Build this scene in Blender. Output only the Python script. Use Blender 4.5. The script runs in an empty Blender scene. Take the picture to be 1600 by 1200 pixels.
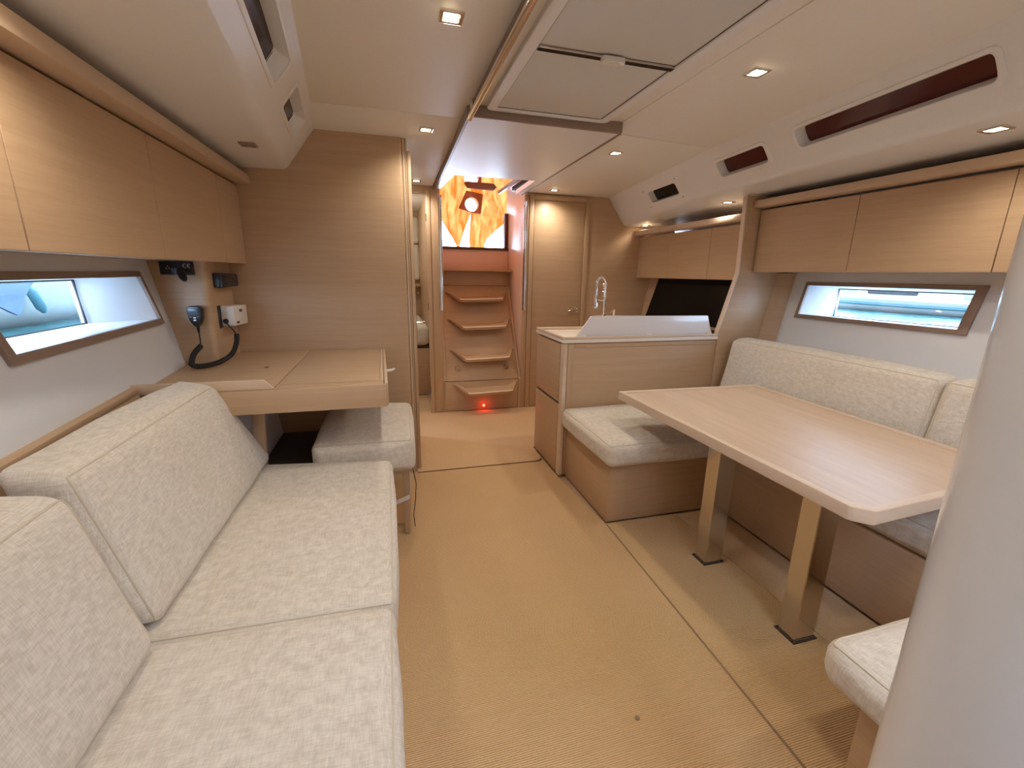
import bpy, bmesh, math, random
from mathutils import Vector, Matrix, noise
from mathutils.geometry import tessellate_polygon

random.seed(4)
scene = bpy.context.scene
COL = scene.collection
R = math.radians

# ------------------------------------------------------------------ camera
# metres; x to starboard of the lens (photo right), y aft (away from the lens), z up from the cabin sole
def make_camera():
    cd = bpy.data.cameras.new('camera')
    cd.sensor_fit = 'HORIZONTAL'; cd.sensor_width = 36.0
    cd.lens = 685.7 / 1600 * 36.0
    cd.clip_start = 0.02; cd.clip_end = 400
    cam = bpy.data.objects.new('camera', cd)
    COL.objects.link(cam)
    yaw, pitch, roll = R(15.6456), R(14.0475), R(1.03)
    f = Vector((math.sin(yaw) * math.cos(pitch), math.cos(yaw) * math.cos(pitch), -math.sin(pitch)))
    r = Vector((math.cos(yaw), -math.sin(yaw), 0))
    u = r.cross(f)
    c, s = math.cos(roll), math.sin(roll)
    r2, u2 = c * r + s * u, -s * r + c * u
    m = Matrix((r2, u2, -f)).transposed().to_4x4()
    m.translation = (0, 0, 1.27)
    cam.matrix_world = m
    scene.camera = cam
make_camera()

# ------------------------------------------------------------------ world, sun, exposure
world = bpy.data.worlds.new('sky'); scene.world = world
world.use_nodes = True
bg = world.node_tree.nodes['Background']
bg.inputs['Color'].default_value = (0.62, 0.75, 1.0, 1)
bg.inputs['Strength'].default_value = 17.0
sd = bpy.data.lights.new('sun', 'SUN'); sd.energy = 1.5; sd.angle = R(1.0); sd.color = (1, 0.94, 0.84)
sun = bpy.data.objects.new('sun', sd); COL.objects.link(sun)
sun.rotation_euler = (R(-44), 0, R(12))          # from high aft of the boat
vs = scene.view_settings
scene.display_settings.display_device = 'sRGB'
vs.view_transform = 'Standard'; vs.look = 'None'; vs.gamma = 1; vs.use_curve_mapping = False
vs.exposure = -0.18
scene.cycles.max_bounces = 10
scene.cycles.diffuse_bounces = 6
LAMP_W = 16.5
WARM = (1.0, 0.91, 0.775)

# ------------------------------------------------------------------ materials
def newmat(name):
    m = bpy.data.materials.new(name); m.use_nodes = True
    return m, m.node_tree, m.node_tree.nodes['Principled BSDF']

def plain(name, col, rough=0.5, metal=0.0, spec=0.5, coat=0.0, noise_amt=0.0, noise_scale=30, bump=0.0):
    m, t, b = newmat(name)
    b.inputs['Base Color'].default_value = (*col, 1)
    b.inputs['Roughness'].default_value = rough
    b.inputs['Metallic'].default_value = metal
    b.inputs['Specular IOR Level'].default_value = spec
    b.inputs['Coat Weight'].default_value = coat
    if noise_amt or bump:
        tc = t.nodes.new('ShaderNodeTexCoord')
        n = t.nodes.new('ShaderNodeTexNoise'); n.inputs['Scale'].default_value = noise_scale; n.inputs['Detail'].default_value = 4
        t.links.new(tc.outputs['Object'], n.inputs['Vector'])
        if noise_amt:
            mx = t.nodes.new('ShaderNodeMix'); mx.data_type = 'RGBA'
            mx.inputs['A'].default_value = (*[c * (1 - noise_amt) for c in col], 1)
            mx.inputs['B'].default_value = (*[min(1, c * (1 + noise_amt)) for c in col], 1)
            t.links.new(n.outputs['Fac'], mx.inputs['Factor'])
            t.links.new(mx.outputs['Result'], b.inputs['Base Color'])
        if bump:
            bp = t.nodes.new('ShaderNodeBump'); bp.inputs['Strength'].default_value = bump; bp.inputs['Distance'].default_value = 0.002
            t.links.new(n.outputs['Fac'], bp.inputs['Height'])
            t.links.new(bp.outputs['Normal'], b.inputs['Normal'])
    return m

def wood(name, light, dark, scale, rough=0.42, coat=0.0, spec=0.5):
    """scale: noise frequency along x, y, z; the small number is the way the grain runs"""
    m, t, b = newmat(name)
    tc = t.nodes.new('ShaderNodeTexCoord')
    def nz(sc, detail, dist=0.0):
        mp = t.nodes.new('ShaderNodeMapping'); mp.inputs['Scale'].default_value = sc
        n = t.nodes.new('ShaderNodeTexNoise'); n.inputs['Scale'].default_value = 1.0
        n.inputs['Detail'].default_value = detail; n.inputs['Distortion'].default_value = dist
        t.links.new(tc.outputs['Object'], mp.inputs['Vector']); t.links.new(mp.outputs['Vector'], n.inputs['Vector'])
        return n
    n1 = nz(scale, 5, 0.3)
    n2 = nz(tuple(s * 5 for s in scale), 3)
    n3 = nz(tuple(max(0.6, s * 0.12) for s in scale), 2)
    a = t.nodes.new('ShaderNodeMath'); a.operation = 'MULTIPLY_ADD'; a.inputs[1].default_value = 0.45
    t.links.new(n1.outputs['Fac'], a.inputs[0])
    a2 = t.nodes.new('ShaderNodeMath'); a2.operation = 'MULTIPLY'; a2.inputs[1].default_value = 0.35
    t.links.new(n2.outputs['Fac'], a2.inputs[0]); t.links.new(a2.outputs[0], a.inputs[2])
    a3 = t.nodes.new('ShaderNodeMath'); a3.operation = 'MULTIPLY_ADD'; a3.inputs[1].default_value = 0.25
    t.links.new(n3.outputs['Fac'], a3.inputs[0]); t.links.new(a.outputs[0], a3.inputs[2])
    rp = t.nodes.new('ShaderNodeValToRGB')
    rp.color_ramp.elements[0].position = 0.33; rp.color_ramp.elements[0].color = (*dark, 1)
    rp.color_ramp.elements[1].position = 0.70; rp.color_ramp.elements[1].color = (*light, 1)
    t.links.new(a3.outputs[0], rp.inputs['Fac']); t.links.new(rp.outputs['Color'], b.inputs['Base Color'])
    bp = t.nodes.new('ShaderNodeBump'); bp.inputs['Strength'].default_value = 0.08; bp.inputs['Distance'].default_value = 0.001
    t.links.new(n2.outputs['Fac'], bp.inputs['Height']); t.links.new(bp.outputs['Normal'], b.inputs['Normal'])
    b.inputs['Roughness'].default_value = rough
    b.inputs['Specular IOR Level'].default_value = spec
    b.inputs['Coat Weight'].default_value = coat
    return m

def fabric(name, col, dark):
    m, t, b = newmat(name)
    tc = t.nodes.new('ShaderNodeTexCoord')
    outs = []
    for sc in ((420, 40, 40), (40, 420, 40), (40, 40, 420)):
        mp = t.nodes.new('ShaderNodeMapping'); mp.inputs['Scale'].default_value = sc
        n = t.nodes.new('ShaderNodeTexNoise'); n.inputs['Scale'].default_value = 1; n.inputs['Detail'].default_value = 2
        t.links.new(tc.outputs['Object'], mp.inputs['Vector']); t.links.new(mp.outputs['Vector'], n.inputs['Vector'])
        outs.append(n.outputs['Fac'])
    a = t.nodes.new('ShaderNodeMath'); a.operation = 'ADD'; t.links.new(outs[0], a.inputs[0]); t.links.new(outs[1], a.inputs[1])
    a2 = t.nodes.new('ShaderNodeMath'); a2.operation = 'ADD'; t.links.new(a.outputs[0], a2.inputs[0]); t.links.new(outs[2], a2.inputs[1])
    blot = t.nodes.new('ShaderNodeTexNoise'); blot.inputs['Scale'].default_value = 3.0; blot.inputs['Detail'].default_value = 3
    t.links.new(tc.outputs['Object'], blot.inputs['Vector'])
    mr = t.nodes.new('ShaderNodeMapRange'); mr.inputs['From Min'].default_value = 1.15; mr.inputs['From Max'].default_value = 1.85
    t.links.new(a2.outputs[0], mr.inputs['Value'])
    mx = t.nodes.new('ShaderNodeMix'); mx.data_type = 'RGBA'
    mx.inputs['A'].default_value = (*dark, 1); mx.inputs['B'].default_value = (*col, 1)
    t.links.new(mr.outputs['Result'], mx.inputs['Factor'])
    mx2 = t.nodes.new('ShaderNodeMix'); mx2.data_type = 'RGBA'; mx2.blend_type = 'MULTIPLY'; mx2.inputs['Factor'].default_value = 0.22
    rp = t.nodes.new('ShaderNodeValToRGB'); rp.color_ramp.elements[0].position = 0.35; rp.color_ramp.elements[0].color = (0.80, 0.74, 0.64, 1)
    rp.color_ramp.elements[1].position = 0.6; rp.color_ramp.elements[1].color = (1, 1, 1, 1)
    t.links.new(blot.outputs['Fac'], rp.inputs['Fac'])
    t.links.new(mx.outputs['Result'], mx2.inputs['A']); t.links.new(rp.outputs['Color'], mx2.inputs['B'])
    t.links.new(mx2.outputs['Result'], b.inputs['Base Color'])
    bp = t.nodes.new('ShaderNodeBump'); bp.inputs['Strength'].default_value = 0.35; bp.inputs['Distance'].default_value = 0.0015
    t.links.new(a2.outputs[0], bp.inputs['Height']); t.links.new(bp.outputs['Normal'], b.inputs['Normal'])
    b.inputs['Roughness'].default_value = 0.95; b.inputs['Specular IOR Level'].default_value = 0.15
    b.inputs['Sheen Weight'].default_value = 0.15
    return m

def sisal(name, col, dark, pitch=0.0058, strength=0.85):
    m, t, b = newmat(name)
    tc = t.nodes.new('ShaderNodeTexCoord')
    w = t.nodes.new('ShaderNodeTexWave'); w.wave_type = 'BANDS'; w.bands_direction = 'Y'
    w.inputs['Scale'].default_value = 0.314 / pitch; w.inputs['Distortion'].default_value = 0.5
    w.inputs['Detail'].default_value = 2; w.inputs['Detail Scale'].default_value = 3.0
    t.links.new(tc.outputs['Object'], w.inputs['Vector'])
    n = t.nodes.new('ShaderNodeTexNoise'); n.inputs['Scale'].default_value = 160; n.inputs['Detail'].default_value = 3
    t.links.new(tc.outputs['Object'], n.inputs['Vector'])
    n2 = t.nodes.new('ShaderNodeTexNoise'); n2.inputs['Scale'].default_value = 2.2; n2.inputs['Detail'].default_value = 3
    t.links.new(tc.outputs['Object'], n2.inputs['Vector'])
    mm = t.nodes.new('ShaderNodeMath'); mm.operation = 'MULTIPLY_ADD'; mm.inputs[1].default_value = 0.55
    t.links.new(n.outputs['Fac'], mm.inputs[0])
    ms = t.nodes.new('ShaderNodeMath'); ms.operation = 'MULTIPLY'; ms.inputs[1].default_value = strength * 0.7
    t.links.new(w.outputs['Fac'], ms.inputs[0]); t.links.new(ms.outputs[0], mm.inputs[2])
    m2 = t.nodes.new('ShaderNodeMath'); m2.operation = 'MULTIPLY_ADD'; m2.inputs[1].default_value = 0.3
    t.links.new(n2.outputs['Fac'], m2.inputs[0]); t.links.new(mm.outputs[0], m2.inputs[2])
    rp = t.nodes.new('ShaderNodeValToRGB')
    rp.color_ramp.elements[0].position = 0.30; rp.color_ramp.elements[0].color = (*dark, 1)
    rp.color_ramp.elements[1].position = 0.85; rp.color_ramp.elements[1].color = (*col, 1)
    t.links.new(m2.outputs[0], rp.inputs['Fac']); t.links.new(rp.outputs['Color'], b.inputs['Base Color'])
    bp = t.nodes.new('ShaderNodeBump'); bp.inputs['Strength'].default_value = strength; bp.inputs['Distance'].default_value = 0.004
    t.links.new(mm.outputs[0], bp.inputs['Height']); t.links.new(bp.outputs['Normal'], b.inputs['Normal'])
    b.inputs['Roughness'].default_value = 0.95; b.inputs['Specular IOR Level'].default_value = 0.1
    return m

def glow(name, col, strength):
    m, t, b = newmat(name)
    b.inputs['Base Color'].default_value = (*col, 1)
    b.inputs['Emission Color'].default_value = (*col, 1)
    b.inputs['Emission Strength'].default_value = strength
    return m

def clear_glass(name, col=(1, 1, 1), mixf=0.08):
    m, t, b = newmat(name)
    t.nodes.remove(b)
    out = t.nodes['Material Output']
    tr = t.nodes.new('ShaderNodeBsdfTransparent'); tr.inputs['Color'].default_value = (*col, 1)
    gl = t.nodes.new('ShaderNodeBsdfGlossy'); gl.inputs['Roughness'].default_value = 0.03
    mx = t.nodes.new('ShaderNodeMixShader'); mx.inputs['Fac'].default_value = mixf
    t.links.new(tr.outputs[0], mx.inputs[1]); t.links.new(gl.outputs[0], mx.inputs[2]); t.links.new(mx.outputs[0], out.inputs['Surface'])
    return m

def tarp_mat(name, col, tcol, fac):
    m, t, b = newmat(name)
    out = t.nodes['Material Output']
    b.inputs['Base Color'].default_value = (*col, 1); b.inputs['Roughness'].default_value = 0.4
    tr = t.nodes.new('ShaderNodeBsdfTranslucent'); tr.inputs['Color'].default_value = (*tcol, 1)
    tc = t.nodes.new('ShaderNodeTexCoord')
    mp = t.nodes.new('ShaderNodeMapping'); mp.inputs['Rotation'].default_value = (0, 0.6, 0); mp.inputs['Scale'].default_value = (9, 2, 2.2)
    n = t.nodes.new('ShaderNodeTexNoise'); n.inputs['Scale'].default_value = 1.6; n.inputs['Detail'].default_value = 5; n.inputs['Distortion'].default_value = 1.2
    rp = t.nodes.new('ShaderNodeValToRGB')  # stretched noise puts fold shading into the translucent colour
    rp.color_ramp.elements[0].position = 0.38; rp.color_ramp.elements[0].color = (tcol[0] * 0.75, tcol[1] * 0.6, tcol[2] * 0.6, 1)
    rp.color_ramp.elements[1].position = 0.66; rp.color_ramp.elements[1].color = (tcol[0] * 1.25, tcol[1] * 1.9, tcol[2] * 6, 1)
    t.links.new(tc.outputs['Object'], mp.inputs['Vector']); t.links.new(mp.outputs['Vector'], n.inputs['Vector'])
    t.links.new(n.outputs['Fac'], rp.inputs['Fac']); t.links.new(rp.outputs['Color'], tr.inputs['Color'])
    mx = t.nodes.new('ShaderNodeMixShader'); mx.inputs['Fac'].default_value = fac
    t.links.new(b.outputs[0], mx.inputs[1]); t.links.new(tr.outputs[0], mx.inputs[2]); t.links.new(mx.outputs[0], out.inputs['Surface'])
    return m

OAK_L, OAK_D = (0.545, 0.375, 0.232), (0.46, 0.305, 0.18)
M = dict(
    oak=wood('oak_horizontal_grain', OAK_L, OAK_D, (1.6, 1.6, 42)),
    oakv=wood('oak_vertical_grain', OAK_L, OAK_D, (40, 40, 1.5)),
    oaky=wood('oak_grain_fore_aft', OAK_L, OAK_D, (42, 1.6, 42)),
    oakx=wood('oak_grain_athwart', OAK_L, OAK_D, (1.6, 42, 42)),
    table=wood('oak_table_top', (0.68, 0.52, 0.385), (0.54, 0.40, 0.285), (30, 1.8, 30), rough=0.33, coat=0.0, spec=0.9),
    rim=wood('oak_pale_rim', (0.70, 0.56, 0.43), (0.62, 0.48, 0.355), (3, 3, 30), rough=0.35),
    edge=plain('oak_edge', (0.60, 0.445, 0.31), 0.4),
    walnut=plain('brown_window_trim', (0.27, 0.19, 0.145), 0.4, noise_amt=0.12, noise_scale=18),
    white=plain('white_hull_lining', (0.71, 0.72, 0.735), 0.5, noise_amt=0.03, noise_scale=8),
    gel=plain('white_moulded_gelcoat', (0.79, 0.785, 0.775), 0.38, noise_amt=0.03, noise_scale=120, bump=0.04),
    vinyl=plain('cream_ceiling_vinyl', (0.82, 0.785, 0.715), 0.6, noise_amt=0.03, noise_scale=60, bump=0.08),
    blind=plain('grey_white_blind', (0.66, 0.65, 0.62), 0.7, noise_amt=0.02, noise_scale=200),
    cream=plain('cream_upholstery_panel', (0.72, 0.66, 0.55), 0.8, noise_amt=0.04, noise_scale=80, bump=0.1),
    fabric=fabric('cream_linen', (0.755, 0.70, 0.615), (0.57, 0.515, 0.435)),
    piping=plain('cream_piping', (0.60, 0.53, 0.42), 0.9),
    sisal=sisal('sisal_carpet', (0.74, 0.51, 0.28), (0.43, 0.27, 0.125)),
    sisal2=sisal('flat_sisal_carpet', (0.65, 0.46, 0.275), (0.51, 0.345, 0.19), 0.006, 0.3),
    bind=plain('carpet_binding', (0.26, 0.17, 0.09), 0.9),
    chrome=plain('chrome', (0.80, 0.79, 0.77), 0.10, 1.0),
    steel=plain('brushed_steel', (0.62, 0.58, 0.53), 0.16, 1.0),
    black=plain('black_plastic', (0.012, 0.012, 0.015), 0.3),
    blackglass=plain('black_glass', (0.004, 0.004, 0.005), 0.15, spec=0.2),
    rubber=plain('black_rubber', (0.02, 0.02, 0.02), 0.7),
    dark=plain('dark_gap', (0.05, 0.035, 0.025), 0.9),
    whiteplastic=plain('white_plastic', (0.78, 0.76, 0.72), 0.35),
    mast=plain('white_mast_paint', (0.71, 0.73, 0.76), 0.22, coat=0.3, noise_amt=0.02, noise_scale=60, bump=0.03),
    tint=plain('dark_acrylic_tarp_red', (0.085, 0.014, 0.013), 0.10, spec=0.35),  # red of the orange tarpaulin outside put into the dark pane colour
    tintl=plain('dark_violet_acrylic', (0.02, 0.009, 0.018), 0.12, spec=0.2),
    glass=clear_glass('window_glass', (0.90, 0.97, 1.0), 0.06),
    acrylic=plain('frosted_acrylic', (0.74, 0.71, 0.70), 0.22, coat=0.2),
    nose=plain('pale_tread_nosing', (0.86, 0.76, 0.62), 0.3),
    ctop=plain('pale_worktop', (0.80, 0.73, 0.64), 0.35, noise_amt=0.03, noise_scale=90),
    lamp=glow('lamp_warm', (1.0, 0.80, 0.52), 40.0),
    led=glow('led_red', (1.0, 0.02, 0.01), 60.0),
    ce=glow('panel_print_white', (0.8, 0.8, 0.8), 0.0),
    lcd=plain('grey_screen', (0.10, 0.13, 0.17), 0.25),
    tarp=tarp_mat('orange_tarpaulin', (0.36, 0.11, 0.016), (0.34, 0.09, 0.008), 0.5),
    patch=tarp_mat('brown_patch', (0.17, 0.04, 0.010), (0.17, 0.035, 0.006), 0.4),
    darkwood=plain('dark_brown_wood', (0.09, 0.028, 0.02), 0.4, noise_amt=0.2, noise_scale=25),
    tarplit=plain('companionway_panel_tarp_glow', (0.72, 0.53, 0.44), 0.28, noise_amt=0.04, noise_scale=12),  # salmon cast of the tarpaulin's light put into the panel colour
    lilac=plain('lower_hull_lining', (0.60, 0.57, 0.58), 0.6),
    quay=plain('pale_concrete', (0.22, 0.23, 0.22), 0.8, noise_amt=0.15, noise_scale=3),
    boatwhite=plain('white_boat_paint', (0.30, 0.29, 0.27), 0.3),
    bluecover=plain('blue_grey_canvas', (0.035, 0.07, 0.14), 0.7, noise_amt=0.35, noise_scale=9),
    teal=plain('teal_band', (0.03, 0.10, 0.12), 0.5),
)
def water_mat():
    m, t, b = newmat('marina_water')
    b.inputs['Base Color'].default_value = (0.018, 0.11, 0.12, 1); b.inputs['Roughness'].default_value = 0.08
    tc = t.nodes.new('ShaderNodeTexCoord')
    mp = t.nodes.new('ShaderNodeMapping'); mp.inputs['Scale'].default_value = (1.0, 2.2, 1)
    n = t.nodes.new('ShaderNodeTexNoise'); n.inputs['Scale'].default_value = 2.6; n.inputs['Detail'].default_value = 4
    t.links.new(tc.outputs['Object'], mp.inputs['Vector']); t.links.new(mp.outputs['Vector'], n.inputs['Vector'])
    bp = t.nodes.new('ShaderNodeBump'); bp.inputs['Strength'].default_value = 0.6; bp.inputs['Distance'].default_value = 0.15
    t.links.new(n.outputs['Fac'], bp.inputs['Height']); t.links.new(bp.outputs['Normal'], b.inputs['Normal'])
    return m
M['water'] = water_mat()

# ------------------------------------------------------------------ geometry helpers: every shape is (verts, faces) in room coordinates
def box(x0, x1, y0, y1, z0, z1):
    return hexa([(x0, y0, z0), (x1, y0, z0), (x1, y1, z0), (x0, y1, z0), (x0, y0, z1), (x1, y0, z1), (x1, y1, z1), (x0, y1, z1)])

def hexa(p):
    """p: four bottom corners in order round, then the four above them"""
    return [tuple(q) for q in p], [(0, 3, 2, 1), (4, 5, 6, 7), (0, 1, 5, 4), (1, 2, 6, 5), (2, 3, 7, 6), (3, 0, 4, 7)]

def prism(poly, axis, a, b):
    """poly: 2d outline in the two other axes (in x, y, z order), extruded along axis from a to b"""
    def mk(p, t):
        q = list(p); q.insert('xyz'.index(axis), t); return tuple(q)
    n = len(poly)
    v = [mk(p, a) for p in poly] + [mk(p, b) for p in poly]
    f = [tuple(range(n))[::-1], tuple(range(n, 2 * n))] + [(i, (i + 1) % n, n + (i + 1) % n, n + i) for i in range(n)]
    return v, f

def loft(rings, close=True, cap=True):
    n = len(rings[0]); v = [tuple(p) for r in rings for p in r]; f = []
    for k in range(len(rings) - 1):
        for i in range(n if close else n - 1):
            j = (i + 1) % n
            f.append((k * n + i, k * n + j, (k + 1) * n + j, (k + 1) * n + i))
    if cap and close:
        f.append(tuple(range(n))[::-1]); f.append(tuple(range((len(rings) - 1) * n, len(rings) * n)))
    return v, f

def tube(path, r, n=10, closed=False):
    P = [Vector(p) for p in path]; rings = []; m = len(P)
    rr = r if isinstance(r, (list, tuple)) else [r] * m
    prev = None
    for i in range(m):
        if closed: t = P[(i + 1) % m] - P[i - 1]
        else: t = P[min(i + 1, m - 1)] - P[max(i - 1, 0)]
        t.normalize()
        if prev is None:
            prev = Vector((0, 0, 1)) if abs(t.z) < 0.9 else Vector((1, 0, 0))
        s = prev - t * prev.dot(t)
        s.normalize(); prev = s; q = t.cross(s)
        rings.append([P[i] + rr[i] * (math.cos(a) * s + math.sin(a) * q) for a in [2 * math.pi * k / n for k in range(n)]])
    if closed:
        rings.append(rings[0])
        return loft(rings, cap=False)
    return loft(rings)

def lathe(prof, c, axis='z', n=20):
    """prof: (radius, height) pairs turned round an axis through c"""
    rings = []
    for r, h in prof:
        ring = []
        for k in range(n):
            a = 2 * math.pi * k / n
            p = {'z': (r * math.cos(a), r * math.sin(a), h), 'y': (r * math.cos(a), h, r * math.sin(a)), 'x': (h, r * math.cos(a), r * math.sin(a))}[axis]
            ring.append((c[0] + p[0], c[1] + p[1], c[2] + p[2]))
        rings.append(ring)
    return loft(rings)

def merge(*gs):
    v, f = [], []
    for g in gs:
        o = len(v); v += list(g[0]); f += [tuple(i + o for i in q) for q in g[1]]
    return v, f

def rpoly(pts, r, n=4):
    """round the corners of a 2d outline"""
    out = []; m = len(pts)
    for i in range(m):
        p, a, b = Vector(pts[i]), Vector(pts[i - 1]), Vector(pts[(i + 1) % m])
        da, db = (a - p), (b - p)
        rr = min(r, da.length * 0.48, db.length * 0.48)
        s, e = p + da.normalized() * rr, p + db.normalized() * rr
        for k in range(n + 1):
            t = k / n
            out.append(tuple((1 - t) ** 2 * s + 2 * t * (1 - t) * p + t * t * e))
    return out

def holed(outer, holes, mp, back=None):
    """a flat sheet with holes; mp(a, b, d) puts plane coordinates and depth into the room; back: per hole (loop, depth) for the reveal"""
    loops = [outer] + holes
    flat = [p for l in loops for p in l]
    tris = tessellate_polygon([[Vector((p[0], p[1], 0)) for p in l] for l in loops])
    v = [mp(p[0], p[1], 0) for p in flat]; f = [tuple(t) for t in tris]
    if back:
        o = len(outer)
        for h, bk in zip(holes, back):
            if bk:
                loop, d = bk; s = len(v); n = len(h)
                if n > 8:
                    v += [mp(p[0], p[1], d) for p in loop]
                    f += [(o + i, o + (i + 1) % n, s + (i + 1) % n, s + i) for i in range(n)]
                else:                                   # twisted reveals: ruled patches, finely divided
                    K = 10
                    for i in range(n):
                        a0, a1, b0, b1 = h[i], h[(i + 1) % n], loop[i], loop[(i + 1) % n]
                        s = len(v)
                        for p in range(K + 1):
                            for q in range(K + 1):
                                u, w = p / K, q / K
                                A = [a0[k] * (1 - u) + a1[k] * u for k in (0, 1)]; B = [b0[k] * (1 - u) + b1[k] * u for k in (0, 1)]
                                v.append(mp(A[0] * (1 - w) + B[0] * w, A[1] * (1 - w) + B[1] * w, d * w))
                        f += [(s + p * (K + 1) + q, s + (p + 1) * (K + 1) + q, s + (p + 1) * (K + 1) + q + 1, s + p * (K + 1) + q + 1) for p in range(K) for q in range(K)]
            o += len(h)
    return v, f

def ring_plate(outer, inner, mp, d0, d1):
    """a flat frame between two loops of equal length with thickness d0..d1"""
    n = len(outer)
    v = [mp(p[0], p[1], d0) for p in outer] + [mp(p[0], p[1], d0) for p in inner] + [mp(p[0], p[1], d1) for p in outer] + [mp(p[0], p[1], d1) for p in inner]
    f = []
    for i in range(n):
        j = (i + 1) % n
        f += [(i, j, n + j, n + i), (2 * n + i, 3 * n + i, 3 * n + j, 2 * n + j), (i, 2 * n + i, 2 * n + j, j), (n + i, n + j, 3 * n + j, 3 * n + i)]
    return v, f

def cushion(h8, r=0.04, puff=0.012, wob=0.002, n=14, seed=0):
    """soft rounded block inside the eight corners h8 (bottom four round, top four)"""
    H = [Vector(p) for p in h8]
    L = [((H[1] - H[0]).length + (H[2] - H[3]).length) / 2, ((H[3] - H[0]).length + (H[2] - H[1]).length) / 2, ((H[4] - H[0]).length + (H[6] - H[2]).length) / 2]
    hd = [l / 2 for l in L]
    def params(h):
        k = r * 1.5 / h
        k = min(k, 0.6)
        a = [-1 + k * (i / 5) for i in range(5)]
        mid = [-1 + k + (2 - 2 * k) * i / n for i in range(n + 1)]
        return a + mid + [-x for x in a[::-1]]
    pr = [params(h) for h in hd]
    def tri(u, v, w):
        u, v, w = (u + 1) / 2, (v + 1) / 2, (w + 1) / 2
        b = (H[0] * (1 - u) + H[1] * u) * (1 - v) + (H[3] * (1 - u) + H[2] * u) * v
        t = (H[4] * (1 - u) + H[5] * u) * (1 - v) + (H[7] * (1 - u) + H[6] * u) * v
        return b * (1 - w) + t * w
    def mapp(c):
        p = [c[i] * hd[i] for i in range(3)]
        q = [max(-(hd[i] - r), min(hd[i] - r, p[i])) for i in range(3)]
        d = Vector([p[i] - q[i] for i in range(3)])
        if d.length > 1e-9: d = d.normalized()
        e = [(1 - (p[i] / hd[i]) ** 2) for i in range(3)]
        bul = [max(0, e[1]) * max(0, e[2]), max(0, e[0]) * max(0, e[2]), max(0, e[0]) * max(0, e[1])]
        o = [q[i] + d[i] * (r + puff * min(1, 1.6 * bul[i])) for i in range(3)]
        w = noise.noise(Vector(o) * 6 + Vector((seed * 7.3, 0, 0))) * wob
        o = [o[i] + d[i] * w for i in range(3)]
        return tuple(tri(*[o[i] / hd[i] for i in range(3)]))
    v, f = [], []
    for ax in range(3):
        a, b = [i for i in range(3) if i != ax]
        for s in (-1, 1):
            o = len(v); na, nb = len(pr[a]), len(pr[b])
            for i in range(na):
                for j in range(nb):
                    c = [0, 0, 0]; c[ax] = s; c[a] = pr[a][i]; c[b] = pr[b][j]; v.append(mapp(c))
            for i in range(na - 1):
                for j in range(nb - 1):
                    q = (o + i * nb + j, o + (i + 1) * nb + j, o + (i + 1) * nb + j + 1, o + i * nb + j + 1)
                    f.append(q)
    def seam(ax, s):
        a, b = [i for i in range(3) if i != ax]; path = []
        for k in pr[a]: c = [0] * 3; c[ax] = s; c[a] = k; c[b] = -1; path.append(mapp(c))
        for k in pr[b][1:]: c = [0] * 3; c[ax] = s; c[a] = 1; c[b] = k; path.append(mapp(c))
        for k in pr[a][::-1][1:]: c = [0] * 3; c[ax] = s; c[a] = k; c[b] = 1; path.append(mapp(c))
        for k in pr[b][::-1][1:-1]: c = [0] * 3; c[ax] = s; c[a] = -1; c[b] = k; path.append(mapp(c))
        return path
    return (v, f), seam

def link(name, g, mat, parent=None, bevel=0.0, seg=2, smooth=True, angle=38, base=None, weld=False, sub=0):
    v, f = g
    if parent is not None:
        o = parent
        while o.parent: o = o.parent
        org = o.location.copy()
    elif base is not None: org = Vector(base)
    else:
        xs, ys, zs = zip(*v)
        org = Vector(((min(xs) + max(xs)) / 2, (min(ys) + max(ys)) / 2, min(zs)))
    bm = bmesh.new()
    bv = [bm.verts.new(Vector(p) - org) for p in v]
    for q in f:
        try: bm.faces.new([bv[i] for i in q])
        except ValueError: pass
    if weld: bmesh.ops.remove_doubles(bm, verts=bm.verts, dist=0.0002)
    bmesh.ops.recalc_face_normals(bm, faces=bm.faces)
    if bevel:
        es = [e for e in bm.edges if len(e.link_faces) == 2 and e.calc_face_angle(0) > R(25)]
        bmesh.ops.bevel(bm, geom=es, offset=bevel, segments=seg, affect='EDGES', profile=0.5, clamp_overlap=True)
    me = bpy.data.meshes.new(name); bm.to_mesh(me); bm.free()
    me.materials.append(M[mat] if isinstance(mat, str) else mat)
    if smooth:
        me.shade_smooth(); me.set_sharp_from_angle(angle=R(angle))
    ob = bpy.data.objects.new(name, me); COL.objects.link(ob)
    if parent is not None: ob.parent = parent
    else: ob.location = org
    return ob

def tag(o, label, cat, group=None):
    o['label'] = label; o['category'] = cat
    if group: o['group'] = group
    return o

def struct(o, label=None, cat=None):
    o['kind'] = 'structure'
    if label: o['label'] = label
    if cat: o['category'] = cat
    return o

def thing(name, loc, label, cat, group=None):
    e = bpy.data.objects.new(name, None); COL.objects.link(e)
    e.location = loc; e.empty_display_size = 0.1
    return tag(e, label, cat, group)

# ------------------------------------------------------------------ the hull form
def hullL(y, z): return -1.05 - 0.187 * (z - 1.3) - 0.09 * (y - 2.45)
def hullR(y, z): return 2.60 + 0.187 * (z - 1.3) + 0.09 * (y - 2.45)
def coachL(y, z): return -0.486 + 0.736 * (z - 1.788) - 0.09 * (y - 2.75)
def coachR(y, z): return 2.036 - 0.736 * (z - 1.788) + 0.09 * (y - 2.75)
def soffit_z(y): return 1.785 if y <= 2.75 else 1.785 - 0.045 * (y - 2.75)
def ceil_z(y): return 2.0 if y < 2.37 else 2.0 - 0.02 * (y - 2.37)
Y0, YB, YA = -1.3, 2.75, 3.965           # open fore end, navigation bulkhead, aft bulkhead

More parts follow.
